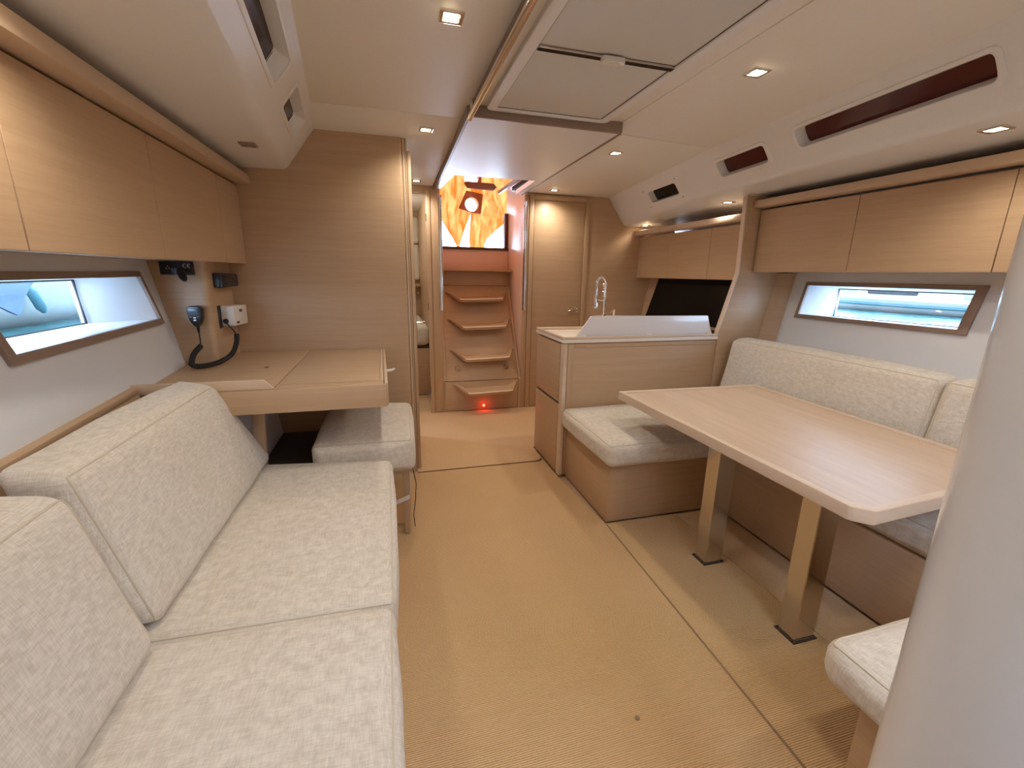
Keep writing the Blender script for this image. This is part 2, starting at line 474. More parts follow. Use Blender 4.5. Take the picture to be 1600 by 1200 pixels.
mpL = lambda y, z, d: (hullL(y, z) - d, y, z)
mpR = lambda y, z, d: (hullR(y, z) + d, y, z)
mpCL = lambda y, z, d: (coachL(y, z) - d * 0.81, y, z + d * 0.59)
mpCR = lambda y, z, d: (coachR(y, z) + d * 0.81, y, z + d * 0.59)

# ------------------------------------------------------------------ floor and carpets
struct(link('floor', box(-1.5, 3.0, Y0, 6.0, -0.06, -0.012), 'oaky', smooth=False), 'wooden cabin sole under the carpets', 'floor')

runner = thing('runner_carpet', (0.5, 1.0, -0.012), 'long ribbed sisal carpet down the middle of the saloon', 'carpet')
run_out = [(-0.06, Y0), (0.985, Y0), (1.003, 0.4), (1.028, 1.2), (1.046, 1.855), (1.004, 2.46), (1.0, 2.695), (0.135, 2.70), (-0.06, 2.70)]
link('pile', prism(run_out, 'z', -0.012, 0.0), 'sisal', runner, smooth=False)
link('bound_edge', tube([(0.990, Y0, -0.003), (1.008, 0.4, -0.003), (1.033, 1.2, -0.003), (1.0505, 1.852, -0.003)], 0.005, 6), 'bind', runner)

dine_c = thing('dinette_carpet', (1.25, 1.0, -0.012), 'narrow strip of sisal carpet under the front edge of the dining table', 'carpet')
link('pile', prism([(0.994, Y0), (1.47, Y0), (1.47, 1.858), (1.055, 1.858), (1.036, 1.2), (1.012, 0.4)], 'z', -0.012, 0.001), 'sisal', dine_c, smooth=False)
tag(link('sole_board', box(1.476, 1.735, Y0, 1.858, -0.012, -0.002), 'sisal2', smooth=False), 'dark carpeted floor strip between the table legs and the bench', 'carpet')

land = thing('landing_carpet', (0.8, 3.3, -0.012), 'flat sisal carpet with rounded corner at the foot of the steps', 'carpet')
lo = [(0.13, 2.712)] + [(0.93 + 0.07 * math.sin(a), 2.782 - 0.07 * math.cos(a)) for a in [i * math.pi / 12 for i in range(7)]] + [(1.0, 2.955), (1.85, 2.955), (1.85, 3.955), (0.35, 3.955), (0.35, 4.6), (-0.3, 4.6), (-0.3, 2.86), (0.13, 2.86)]
link('pile', prism(lo, 'z', -0.012, 0.003), 'sisal2', land, smooth=False)
link('bound_edge', tube([(p[0], p[1] - 0.002, 0.0) for p in lo[:8]], 0.0035, 6), 'bind', land)
tag(link('carpet_fleck', lathe([(0.001, 0), (0.008, 0.001), (0.006, 0.004), (0.001, 0.005)], (0.65, 0.88, 0.0), n=7), 'bind'), 'tiny dark fleck lying on the ribbed carpet', 'debris')

# ------------------------------------------------------------------ hull sides with the two long windows
winL_in = [(1.315, 1.232), (1.356, 1.056), (2.300, 1.052), (2.254, 1.232)]
winL_out = [(1.282, 1.254), (1.332, 1.031), (2.328, 1.029), (2.274, 1.254)]
glsL = [(1.36, 1.219), (1.40, 1.060), (2.128, 1.050), (2.165, 1.219)]
winR_in = [(1.352, 1.236), (1.366, 1.064), (2.248, 1.056), (2.240, 1.234)]
winR_out = [(1.312, 1.259), (1.326, 1.042), (2.275, 1.031), (2.262, 1.256)]
glsR = [(1.40, 1.217), (1.41, 1.056), (2.158, 1.045), (2.178, 1.217)]
for nm, mp, hole, gl, lab in (('wall_left', mpL, winL_in, glsL, 'white sloping hull side above the left sofa'), ('wall_right', mpR, winR_in, glsR, 'white sloping hull side behind the dinette')):
    w = link(nm, holed([(Y0, -0.05), (YA + 0.1, -0.05), (YA + 0.1, 1.85), (Y0, 1.85)], [hole], mp, [(gl, 0.20)]), 'white', angle=25)
    struct(w, lab, 'wall')

def hull_window(name, mp, inn, out, gl, label):
    w = struct(thing(name, mp(1.8, 1.03, 0.0), label, 'window'))
    link('wood_frame', ring_plate(out, inn, mp, 0.004, -0.014), 'walnut', w, bevel=0.003, smooth=False)
    link('pane', ([mp(p[0], p[1], 0.190) for p in gl] + [mp(p[0], p[1], 0.197) for p in gl], hexa([(0, 0, 0)] * 8)[1]), 'glass', w, smooth=False)
    link('gasket', tube([mp(p[0], p[1], 0.184) for p in gl], 0.005, 6, closed=True), 'rubber', w)
hull_window('window_1', mpL, winL_in, winL_out, glsL, 'long slanted hull window with brown wooden frame above the left sofa')
hull_window('window_2', mpR, winR_in, winR_out, glsR, 'long slanted hull window with brown wooden frame above the right bench')

# ------------------------------------------------------------------ moulded coachroof sides with the small dark windows
def coach(side, mp, wins, label):
    ys = [Y0, 0.0, 1.0, 2.0, 2.75, 3.4, YA + 0.02]
    top = [(y, ceil_z(y) + 0.03) for y in ys]
    edge = []
    holes, backs = [], []
    for (y0, y1, z0, z1, g) in wins:
        h = rpoly([(y0, z0), (y1, z0), (y1 + 0.004, z1), (y0, z1)], 0.022, 4)
        b = rpoly([(g[0], g[2]), (g[1], g[2]), (g[1], g[3]), (g[0], g[3])], 0.016, 4)
        holes.append(h); backs.append((b, 0.045))
    outer = [(y, soffit_z(y) + 0.022) for y in ys] + top[::-1]
    o = struct(link('wall_%s_upper' % side, holed(outer, holes, mp, backs), 'gel', smooth=True, angle=30), label, 'wall')
    # rolled lower edge and the flat side-deck lining
    sgn = -1 if side == 'left' else 1
    hull = hullL if side == 'left' else hullR
    rings = []
    for y in ys:
        z = soffit_z(y)
        a = Vector(mp(y, z + 0.022, 0)); c = Vector(mp(y, z, 0)) ; e = Vector((c.x + sgn * 0.032, y, z - 0.001))
        ring = []
        for k in range(7):
            t = k / 6
            ring.append((1 - t) ** 2 * a + 2 * t * (1 - t) * c + t * t * e)
        ring.append(Vector((hull(y, 1.7) + sgn * 0.1, y, z - 0.012)))
        rings.append(ring)
    link('side_deck_lining', loft(rings, close=False, cap=False), 'gel', o, angle=30)
    return o

recL = [(0.95, 1.835, 1.876, 1.953, (0.98, 1.800, 1.890, 1.945)), (2.055, 2.480, 1.878, 1.955, (2.07, 2.432, 1.892, 1.944))]
recR = [(1.075, 1.825, 1.868, 1.940, (1.085, 1.815, 1.868, 1.928)), (2.030, 2.410, 1.854, 1.930, (2.045, 2.404, 1.854, 1.918)), (2.895, 3.290, 1.836, 1.908, (2.91, 3.282, 1.832, 1.898))]
coach('left', mpCL, recL, 'white moulded cabin side above the left lockers')
coach('right', mpCR, recR, 'white moulded cabin side above the right lockers')
def coach_window(name, mp, rec, mat, label, bead=True):
    y0, y1, z0, z1, g = rec
    w = struct(thing(name, mp((y0 + y1) / 2, z0, 0.02), label, 'window'))
    b = rpoly([(g[0] - 0.004, g[2] - 0.003), (g[1] + 0.004, g[2] - 0.003), (g[1] + 0.004, g[3] + 0.003), (g[0] - 0.004, g[3] + 0.003)], 0.016, 4)
    link('pane', loft([[mp(p[0], p[1], 0.044) for p in b], [mp(p[0], p[1], 0.052) for p in b]]), mat, w, smooth=False)
    link('gasket', tube([mp(p[0], p[1], 0.043) for p in b], 0.0025, 6, closed=True), 'rubber', w)
    if bead:
        e = rpoly([(y0 - 0.022, z0 - 0.013), (y1 + 0.022, z0 - 0.013), (y1 + 0.026, z1 + 0.013), (y0 - 0.022, z1 + 0.013)], 0.03, 4)
        i = rpoly([(y0, z0), (y1, z0), (y1 + 0.004, z1), (y0, z1)], 0.022, 4)
        link('moulded_rim', ring_plate(e, i, mp, 0.001, -0.004), 'gel', w, bevel=0.0015, smooth=True)
    return w
coach_window('window_3', mpCL, recL[0], 'tintl', 'long dark tinted window in the left cabin side')
coach_window('window_4', mpCL, recL[1], 'tintl', 'small square dark window in the left cabin side')
coach_window('window_5', mpCR, recR[0], 'tint', 'long dark window with tarpaulin red put into its colour in the right cabin side')
coach_window('window_6', mpCR, recR[1], 'tint', 'short dark window with tarpaulin red put into its colour in the right cabin side, middle of three')
w7 = coach_window('window_7', mpCR, recR[2], 'blackglass', 'small black window with bare screws in the right cabin side above the galley', bead=False)
for (y, z) in ((3.346, 1.922), (3.336, 1.812), (2.874, 1.930), (2.864, 1.818)):
    c = Vector(mpCR(y, z, -0.002))
    link('screw', lathe([(0.001, -0.002), (0.005, -0.001), (0.005, 0.002)], c, n=8), 'dark', w7)

# ------------------------------------------------------------------ ceiling
ce = struct(thing('ceiling', (0.8, 1.3, 2.0), 'cream padded ceiling panels with thin seams', 'ceiling'))
def ceil_panel(poly, t=0.02):
    v = [(x, y, ceil_z(y)) for x, y in poly] + [(x, y, ceil_z(y) + t) for x, y in poly]
    n = len(poly)
    f = [tuple(range(n))[::-1], tuple(range(n, 2 * n))] + [(i, (i + 1) % n, n + (i + 1) % n, n + i) for i in range(n)]
    return link('panel', (v, f), 'vinyl', ce, bevel=0.003, smooth=True)
def cl(y): return coachL(y, ceil_z(y)) - 0.012
def cr(y): return coachR(y, ceil_z(y)) + 0.012
ceil_panel([(cl(Y0), Y0), (0.395, Y0), (0.395, 2.366), (cl(2.366), 2.366)])
ceil_panel([(cl(2.371), 2.371), (0.395, 2.371), (0.395, YA + 0.02), (cl(YA), YA + 0.02)])
ceil_panel([(1.145, Y0), (cr(Y0), Y0), (cr(2.36), 2.40), (1.145, 2.33)])
ceil_panel([(1.145, 2.336), (cr(2.36), 2.406), (cr(YA), YA + 0.02), (1.145, YA + 0.02)])
ceil_panel([(0.398, -0.30), (1.142, -0.30), (1.142, 2.3), (0.398, 2.3)])      # unseen hatch opening behind the camera, added to let in cool daylight
ceil_panel([(0.398, Y0), (1.142, Y0), (1.142, -1.2), (0.398, -1.2)])
link('backing', box(-0.7, 2.4, -0.30, 3.39, 2.03, 2.06), 'dark', ce, smooth=False)
link('backing', box(-0.7, 0.40, Y0, -0.30, 2.03, 2.06), 'dark', ce, smooth=False)
link('backing', box(1.14, 2.4, Y0, -0.30, 2.03, 2.06), 'dark', ce, smooth=False)
link('backing', box(-0.7, 0.44, 3.39, YA + 0.3, 2.03, 2.06), 'dark', ce, smooth=False)
link('backing', box(1.16, 2.4, 3.39, YA + 0.3, 2.03, 2.06), 'dark', ce, smooth=False)

# overhead hatch with its two pull-out blinds
ht = thing('deck_hatch', (0.77, 1.4, 1.97), 'overhead hatch covered by two pale grey blinds meeting at a slatted bar', 'hatch')
mpc = lambda x, y, d: (x, y, 2.0 - d)
ho = [(0.458, 0.35), (1.052, 0.35), (1.052, 2.160), (0.458, 2.160)]
hi = [(0.503, 0.40), (1.010, 0.40), (1.010, 2.128), (0.503, 2.128)]
link('frame', ring_plate(rpoly(ho, 0.04), rpoly(hi, 0.012), mpc, -0.002, 0.020), 'gel', ht, bevel=0.006, seg=3)
link('blind', box(0.505, 1.008, 1.582, 2.124, 1.988, 1.996), 'blind', ht, bevel=0.002)
link('blind', box(0.505, 1.008, 0.405, 1.552, 1.988, 1.996), 'blind', ht, bevel=0.002)
link('shadow_gap', ring_plate(hi, [(0.507, 0.404), (1.006, 0.404), (1.006, 2.123), (0.507, 2.123)], mpc, 0.006, 0.0125), 'dark', ht)
bar = link('blind_bar', box(0.505, 1.008, 1.554, 1.580, 1.980, 1.993), 'steel', ht, bevel=0.002)
for k in range(3):
    link('slat_groove', box(0.505, 1.008, 1.557 + k * 0.0075, 1.5595 + k * 0.0075, 1.9785, 1.9815), 'dark', bar, smooth=False)
link('latch', prism(rpoly([(0.725, 1.538), (0.812, 1.538), (0.812, 1.572), (0.725, 1.572)], 0.022), 'z', 1.966, 1.984), 'whiteplastic', ht, bevel=0.004)
link('latch_button', box(0.755, 0.785, 1.546, 1.562, 1.962, 1.968), 'whiteplastic', ht, bevel=0.002)

# sliding hatch garage over the companionway
gar = thing('sliding_hatch_panel', (0.77, 3.0, 1.95), 'pale overhead panel before the companionway opening with brown front beam', 'panel')
mpg = lambda x, y, d: (x, y, 1.955 - 0.004 * (y - 2.15) + d)
gout = [(0.392, 2.16), (1.140, 2.16), (1.165, YA), (0.425, YA)]
gl2 = [(0.393, 2.187), (1.140, 2.187), (1.165, YA), (1.115, YA), (1.100, 3.385), (0.497, 3.40), (0.455, YA), (0.425, YA)]
link('lining', loft([[mpg(x, y, 0) for x, y in gl2], [mpg(x, y, 0.035) for x, y in gl2]]), 'gel', gar, smooth=False)
link('front_beam', box(0.386, 1.146, 2.163, 2.186, 1.951, 2.0), 'walnut', gar, bevel=0.004)
link('side_batten', hexa([(0.380, 2.187, 1.951), (0.393, 2.187, 1.951), (0.427, YA, 1.944), (0.414, YA, 1.944), (0.380, 2.187, 2.0), (0.393, 2.187, 2.0), (0.427, YA, 1.99), (0.414, YA, 1.99)]), 'walnut', gar)
link('side_batten', hexa([(1.141, 2.187, 1.951), (1.152, 2.187, 1.951), (1.175, YA, 1.944), (1.164, YA, 1.944), (1.141, 2.187, 2.0), (1.152, 2.187, 2.0), (1.175, YA, 1.99), (1.164, YA, 1.99)]), 'walnut', gar)
for k in range(3):
    link('slide_track', box(1.105 + 0.022 * k, 1.119 + 0.022 * k, 3.40, 4.60, 2.045 + 0.012 * k, 2.075 + 0.012 * k), 'darkwood', gar)

# chrome grab rail along the ceiling
gr = thing('ceiling_grab_rail', (0.39, 1.0, 1.93), 'long chrome grab rail fixed along the ceiling beside the hatch', 'handrail')
link('rail', tube([(0.388, -0.6, 1.945), (0.388, 2.13, 1.945), (0.389, 2.16, 1.941)], 0.0125, 12), 'chrome', gr)
link('rail_groove', box(0.392, 0.412, -0.6, 2.13, 1.962, 1.998), 'walnut', gr, smooth=False)
for y in (0.2, 1.15, 2.10):
    link('bracket', tube([(0.388, y, 1.945), (0.388, y, 2.0)], 0.009, 8), 'chrome', gr)

# ------------------------------------------------------------------ bulkheads
nb = struct(link('wall_nav_bulkhead', prism(rpoly([(-1.25, YB), (0.112, YB), (0.112, YB + 0.045), (-1.25, YB + 0.045)], 0.02, 5), 'z', -0.02, 2.03), 'oak', angle=50), 'oak veneer bulkhead behind the chart table', 'wall')
link('corner_trim', prism(rpoly([(0.112, YB + 0.006), (0.124, YB + 0.006), (0.124, YB + 0.05), (0.112, YB + 0.05)], 0.004), 'z', -0.012, 2.02), 'edge', nb)
link('corner_trim', prism(rpoly([(0.1255, YB + 0.012), (0.135, YB + 0.012), (0.135, YB + 0.05), (0.1255, YB + 0.05)], 0.003), 'z', -0.012, 2.01), 'oakv', nb)

d3 = struct(thing('door_1', (0.147, 3.1, 0.0), 'narrow oak door edge with chrome handle at the end of the bulkhead', 'door'))
link('leaf', box(0.1365, 0.158, YB + 0.015, 3.40, 0.003, 1.93), 'oakv', d3, bevel=0.004)
hd = link('lock_plate', box(0.158, 0.163, 2.80, 2.83, 0.86, 1.00), 'steel', d3, bevel=0.002)
link('handle', tube([(0.163, 2.815, 0.965), (0.200, 2.815, 0.965), (0.212, 2.83, 0.965), (0.212, 2.90, 0.962)], 0.008, 8), 'chrome', hd)

ab = struct(thing('wall_aft', (1.0, YA, 0.0), 'oak veneer aft bulkhead around the companionway', 'wall'))
link('panel', box(1.205, 2.75, YA, YA + 0.04, -0.02, 2.02), 'oak', ab, smooth=False)
link('pilaster', box(0.372, 0.452, YA - 0.004, YA + 0.04, -0.02, 1.99), 'oakv', ab, bevel=0.003)
link('pilaster', box(0.336, 0.370, YA - 0.014, YA + 0.06, -0.02, 1.93), 'oakv', ab, bevel=0.003)
for z in (0.22, 0.98, 1.72):
    link('hinge', box(0.3335, 0.3365, YA - 0.012, YA + 0.02, z - 0.03, z + 0.03), 'dark', ab)
link('header', box(-0.7, 0.452, YA, YA + 0.04, 1.905, 2.02), 'oak', ab, smooth=False)
link('panel', box(-0.7, -0.2, YA, YA + 0.04, -0.02, 1.91), 'oak', ab, smooth=False)
link('pilaster', box(1.198, 1.236, YA - 0.008, YA + 0.02, 0.0, 1.95), 'oakv', ab, bevel=0.003)

# aft starboard cabin door
ad = struct(thing('door_2', (1.53, YA, 0.0), 'closed oak cabin door to the right of the steps with a lever handle', 'door'))
link('leaf', box(1.287, 1.774, YA - 0.006, YA + 0.01, 0.01, 1.908), 'oak', ad, bevel=0.003)
link('frame', box(1.240, 1.282, YA - 0.016, YA, 0.0, 1.955), 'oakv', ad, bevel=0.003)
link('frame', box(1.780, 1.822, YA - 0.016, YA, 0.0, 1.955), 'oakv', ad, bevel=0.003)
link('frame', box(1.2825, 1.7795, YA - 0.016, YA, 1.914, 1.955), 'oak', ad, bevel=0.003)
rs = link('rose', lathe([(0.001, -0.016), (0.020, -0.016), (0.022, -0.006)], (1.735, YA, 0.945), 'y', 16), 'chrome', ad)
link('lever', tube([(1.735, YA - 0.01, 0.945), (1.735, YA - 0.05, 0.945), (1.72, YA - 0.058, 0.945), (1.625, YA - 0.055, 0.940)], 0.008, 8), 'chrome', rs)

fw = struct(thing('wall_fore', (0.8, Y0, 0.0), 'oak forward bulkhead behind the camera with a closed door', 'wall'))
link('panel', box(-0.9, 0.15, Y0 - 0.04, Y0, -0.02, 2.02), 'oak', fw, smooth=False)
link('panel', box(1.25, 2.6, Y0 - 0.04, Y0, -0.02, 2.02), 'oak', fw, smooth=False)
link('panel', box(0.15, 1.25, Y0 - 0.04, Y0, 1.90, 2.02), 'oak', fw, smooth=False)
link('door_leaf', box(0.155, 1.245, Y0 - 0.035, Y0 - 0.005, 0.0, 1.895), 'oak', fw, bevel=0.003)

# ------------------------------------------------------------------ companionway
cw = struct(thing('wall_companionway', (0.82, 4.2, 0.0), 'companionway sides with salmon tarpaulin light put into their colour, and sill', 'wall'))
link('side', box(1.200, 1.225, YA - 0.002, 4.60, 0.0, 2.10), 'tarplit', cw, bevel=0.002)
link('side', box(0.428, 0.452, YA + 0.042, 4.60, 0.0, 2.10), 'tarplit', cw, bevel=0.002)
link('washboard', box(0.4525, 1.1995, 4.52, 4.545, 1.29, 1.500), 'tarplit', cw, bevel=0.002)
link('sill', box(0.4525, 1.1995, 4.505, 4.60, 1.500, 1.525), 'darkwood', cw, bevel=0.003)
link('hatchway_post', box(1.165, 1.1995, 4.53, 4.60, 1.525, 1.86), 'darkwood', cw, bevel=0.003)
link('back_panel', box(0.43, 1.22, 4.60, 4.62, -0.02, 1.49), 'dark', cw, smooth=False)

st = thing('companionway_steps', (0.83, 4.0, 0.0), 'steep oak companionway steps with four curved treads', 'stairs')
link('riser', box(0.466, 1.170, 3.962, 3.985, 0.003, 0.287), 'oak', st, bevel=0.002)
link('ladder_face', hexa([(0.480, 3.968, 0.292), (1.170, 3.968, 0.292), (1.170, 3.988, 0.292), (0.480, 3.988, 0.292), (0.512, 4.452, 1.150), (1.170, 4.452, 1.150), (1.170, 4.472, 1.150), (0.512, 4.472, 1.150)]), 'oak', st, bevel=0.002)
link('stringer', hexa([(0.4535, 3.955, 0.30), (0.478, 3.955, 0.30), (0.478, 4.02, 0.30), (0.4535, 4.02, 0.30), (0.4535, 4.445, 1.152), (0.510, 4.445, 1.152), (0.510, 4.50, 1.152), (0.4535, 4.50, 1.152)]), 'oakv', st, bevel=0.003)
link('stringer', box(0.4535, 0.464, 3.958, 3.99, 0.003, 0.298), 'oakv', st)
link('stringer', hexa([(1.1715, 3.955, 0.29), (1.1985, 3.955, 0.29), (1.1985, 4.02, 0.29), (1.1715, 4.02, 0.29), (1.1715, 4.445, 1.152), (1.1985, 4.445, 1.152), (1.1985, 4.50, 1.152), (1.1715, 4.50, 1.152)]), 'oakv', st, bevel=0.003)
link('stringer', box(1.1715, 1.1975, 3.958, 3.99, 0.003, 0.288), 'oakv', st)
link('upper_riser', box(0.4535, 1.1985, 4.455, 4.475, 1.153, 1.288), 'oak', st, bevel=0.002)
link('top_ledge', box(0.4535, 1.1985, 4.335, 4.519, 1.290, 1.312), 'oakx', st, bevel=0.004)
for (yn, zn) in ((4.235, 1.030), (4.085, 0.780), (3.938, 0.503), (3.808, 0.212)):
    yb = 3.972 if zn < 0.29 else 3.970 + (zn - 0.292) * 0.564
    x0, x1 = 0.535, 1.158
    def lad(z): return 3.962 if z < 0.29 else 3.968 + (z - 0.292) * 0.564
    rings = []
    for (x, k, u, th) in ((x0, 0.06, 0.060, 0.012), (x0 + 0.03, 0.22, 0.055, 0.016), (x0 + 0.075, 0.62, 0.030, 0.024), (x0 + 0.122, 0.98, 0.004, 0.028), (x0 + 0.15, 1.0, 0.0, 0.030), (x1 - 0.11, 1.0, 0.010, 0.030), (x1 - 0.08, 0.98, 0.014, 0.028), (x1 - 0.045, 0.62, 0.034, 0.024), (x1 - 0.018, 0.22, 0.055, 0.016), (x1, 0.06, 0.060, 0.012)):
        zt = zn + u; yf = lad(zt) + (yn - lad(zn)) * k
        zb2 = zt + 0.010 * k
        rings.append([(x, lad(zb2) - 0.0005, zb2), (x, yf, zt), (x, yf + 0.006, zt - th), (x, lad(zt - th) - 0.0005, zt - th)])
    tr = link('tread', loft(rings), 'oakx', st, angle=50)
    link('nosing', tube([(r_[1][0], r_[1][1] - 0.001, r_[1][2] - 0.004) for r_ in rings[3:7]], 0.006, 8), 'nose', tr)
for x in (0.595, 1.062):
    y, z = 4.022, 0.398
    lt = link('latch', lathe([(0.001, -0.008), (0.026, -0.008), (0.030, -0.002), (0.030, 0.006)], (x, y, z), 'y', 20), 'chrome', st)
    link('latch_ring', tube([(x + 0.017 * math.cos(a), y - 0.011, z + 0.017 * math.sin(a)) for a in [2 * math.pi * k / 16 for k in range(16)]], 0.004, 6, closed=True), 'steel', lt)
    link('latch_bar', box(x - 0.014, x + 0.014, y - 0.014, y - 0.008, z - 0.004, z + 0.004), 'steel', lt)

fl = thing('floor_courtesy_light', (0.83, 3.955, 0.03), 'small glowing red courtesy light at the foot of the steps', 'light')
link('bulb', lathe([(0.001, -0.010), (0.010, -0.007), (0.012, 0.0), (0.010, 0.006)], (0.83, 3.955, 0.045), 'y', 12), 'led', fl)
link('bezel', lathe([(0.012, -0.004), (0.017, -0.004), (0.018, 0.006), (0.012, 0.006)], (0.83, 3.955, 0.045), 'y', 16), 'steel', fl)
ld = bpy.data.lights.new('courtesy_glow', 'POINT'); ld.energy = 0.14; ld.color = (1, 0.03, 0.01); ld.shadow_soft_size = 0.012
lo_ = bpy.data.objects.new('courtesy_glow', ld); COL.objects.link(lo_); lo_.location = (0.0, -0.03, 0.02); lo_.parent = fl

for x, lab in ((0.452, 'chrome vertical grab handle to the left of the companionway steps'), (1.206, 'chrome vertical grab handle to the right of the companionway steps')):
    g = thing('grab_handle', (x, YA - 0.03, 0.945), lab, 'handle', 'companionway grab handles')
    link('bar', tube([(x, YA - 0.045, 0.95), (x, YA - 0.045, 1.89)], 0.0105, 12), 'chrome', g)
    for z in (0.98, 1.86):
        link('bracket', tube([(x, YA - 0.045, z), (x, YA - 0.004, z)], 0.010, 10), 'chrome', g)
    link('backing_strip', box(x - 0.016, x + 0.016, YA - 0.012, YA - 0.0085, 0.95, 1.90), 'steel', g)

# orange cockpit tarpaulin seen through the companionway
def tarp_sheet():
    YT = 5.6
    outl = [(0.0, 2.75), (0.0, 2.45), (0.656, 1.885), (0.825, 1.60), (0.825, 1.45), (0.869, 1.45), (0.872, 1.604), (1.006, 1.965), (0.996, 1.58), (1.0, 1.45), (1.18, 1.45), (1.185, 1.62), (1.215, 1.69), (1.489, 1.925), (2.2, 2.35), (2.2, 2.75)]
    def circ(cx, cz, r): return [(cx + r * math.cos(a), cz + r * math.sin(a)) for a in [2 * math.pi * k / 18 for k in range(18)]]
    tris = tessellate_polygon([[Vector((*p, 0)) for p in l] for l in (outl, circ(1.006, 2.065, 0.078), circ(1.008, 2.36, 0.08))])
    pts = outl + circ(1.006, 2.065, 0.078) + circ(1.008, 2.36, 0.08)
    bm = bmesh.new()
    vs_ = [bm.verts.new((p[0], YT, p[1])) for p in pts]
    for t in tris: bm.faces.new([vs_[i] for i in t])
    # unseen tent roof running forward over the hatch, added to block the sky
    ra, rb = bm.verts.new((-0.4, 3.9, 2.95)), bm.verts.new((2.6, 3.9, 2.95))
    bm.faces.new([vs_[0], vs_[15], rb, ra])
    # unseen sides and forward end, added to keep the light inside orange
    s0, s1 = bm.verts.new((-0.4, 3.9, 1.98)), bm.verts.new((0.0, 5.6, 1.98))
    s2, s3 = bm.verts.new((2.6, 3.9, 1.98)), bm.verts.new((2.2, 5.6, 1.98))
    bm.faces.new([vs_[0], ra, s0, s1]); bm.faces.new([vs_[15], s3, s2, rb])
    e0, e1 = bm.verts.new((-0.4, 3.36, 2.075)), bm.verts.new((2.6, 3.36, 2.075))
    bm.faces.new([ra, rb, e1, e0]); bm.faces.new([ra, e0, s0]); bm.faces.new([rb, s2, e1])
    for _ in range(5):
        long = [e for e in bm.edges if e.calc_length() > 0.07]
        bmesh.ops.subdivide_edges(bm, edges=long, cuts=1)
        bmesh.ops.triangulate(bm, faces=bm.faces)
    for v in bm.verts:
        p = v.co
        d = 0.10 * noise.noise(Vector((p.x * 2.6 + p.z * 2.2, p.z * 1.1, 1.0))) + 0.05 * abs(noise.noise(Vector((p.x * 9 - p.z * 5, p.z * 2.0, 4.0)))) + 0.03 * noise.noise(Vector((p.x * 7 + p.z * 9, p.y * 3, 9)))
        if p.y > 5.5: v.co.y += d
        elif p.z > 2.2: v.co.z += d
    bmesh.ops.recalc_face_normals(bm, faces=bm.faces)
    vv = [tuple(v.co) for v in bm.verts]; bm.verts.index_update()
    ff = [tuple(v.index for v in f.verts) for f in bm.faces]
    bm.free()
    return vv, ff
tp = thing('cockpit_tarpaulin', (1.0, 5.6, 1.45), 'bright orange creased tarpaulin tent over the cockpit beyond the steps', 'tarpaulin')
link('sheet', tarp_sheet(), 'tarp', tp, angle=180)
def patch(poly, c, r, y0):
    n = 20
    cl_ = [(c[0] + r * math.cos(a), c[1] + r * math.sin(a)) for a in [2 * math.pi * k / n for k in range(n)]]
    g = holed(poly, [cl_], lambda x, z, d: (x, y0 + d, z), [(cl_, 0.01)])
    return link('eyelet_patch', g, 'patch', tp, smooth=False)
patch([(0.94, 2.215), (1.140, 2.185), (1.115, 1.965), (1.03, 1.965), (0.845, 2.012)], (1.006, 2.065), 0.080, 5.50)
patch([(0.90, 2.50), (1.13, 2.50), (1.12, 2.30), (0.93, 2.31)], (1.008, 2.36), 0.080, 5.50)
tag(link('tent_ridge_board', prism([(0.905, 2.285), (0.945, 2.235), (1.26, 2.225), (1.295, 2.262), (1.26, 2.300), (0.93, 2.305)], 'y', 5.44, 5.48), 'darkwood', bevel=0.004), 'dark brown board with pointed ends hanging before the orange tarpaulin', 'board')

# ------------------------------------------------------------------ aft port cabin glimpsed through the narrow doorway
ac = struct(thing('wall_aft_cabin', (0.1, 4.8, 0.0), 'pale lined cabin seen through the narrow doorway left of the steps', 'wall'))
link('side', box(0.395, 0.415, YA + 0.061, 5.9, 0.0, 2.0), 'oak', ac, smooth=False)
link('side', box(-0.72, -0.70, YA + 0.041, 5.9, 0.0, 2.0), 'cream', ac, smooth=False)
link('back', box(-0.70, 0.42, 5.88, 5.90, 0.0, 2.0), 'oak', ac, smooth=False)
link('lid', box(-0.72, 0.42, YA + 0.041, 5.9, 2.0, 2.03), 'gel', ac, smooth=False)
for z0, z1 in ((1.62, 1.93), (1.18, 1.605)):
    link('padded_panel', cushion([(-0.6, 5.82, z0), (0.39, 5.82, z0), (0.39, 5.879, z0), (-0.6, 5.879, z0), (-0.6, 5.82, z1), (0.39, 5.82, z1), (0.39, 5.879, z1), (-0.6, 5.879, z1)], 0.02, 0.01, n=4)[0], 'cream', ac, weld=True)
link('shelf', box(-0.6, 0.39, 5.70, 5.879, 1.10, 1.13), 'oakx', ac, bevel=0.003)
bd = thing('berth', (-0.1, 5.1, 0.0), 'cream berth mattress on an oak base inside the aft cabin', 'bed')
link('base', box(-0.65, 0.392, 4.62, 5.87, 0.004, 0.50), 'oak', bd, bevel=0.004)
link('mattress', cushion([(-0.64, 4.60, 0.53), (0.39, 4.60, 0.53), (0.39, 5.80, 0.53), (-0.64, 5.80, 0.53), (-0.64, 4.60, 0.74), (0.39, 4.60, 0.74), (0.39, 5.80, 0.74), (-0.64, 5.80, 0.74)], 0.05, 0.01, n=6)[0], 'fabric', bd, weld=True)
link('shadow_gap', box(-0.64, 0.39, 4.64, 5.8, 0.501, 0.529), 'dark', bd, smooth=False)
tag(link('cabin_knob', lathe([(0.006, 0), (0.006, -0.02), (0.014, -0.026), (0.012, -0.036), (0.001, -0.038)], (0.372, 5.878, 1.02), 'y', 12), 'chrome'), 'tiny chrome knob on the wall of the aft cabin', 'knob')
sl = bpy.data.lights.new('aft_cabin_lamp', 'POINT'); sl.energy = 9; sl.color = WARM; sl.shadow_soft_size = 0.05
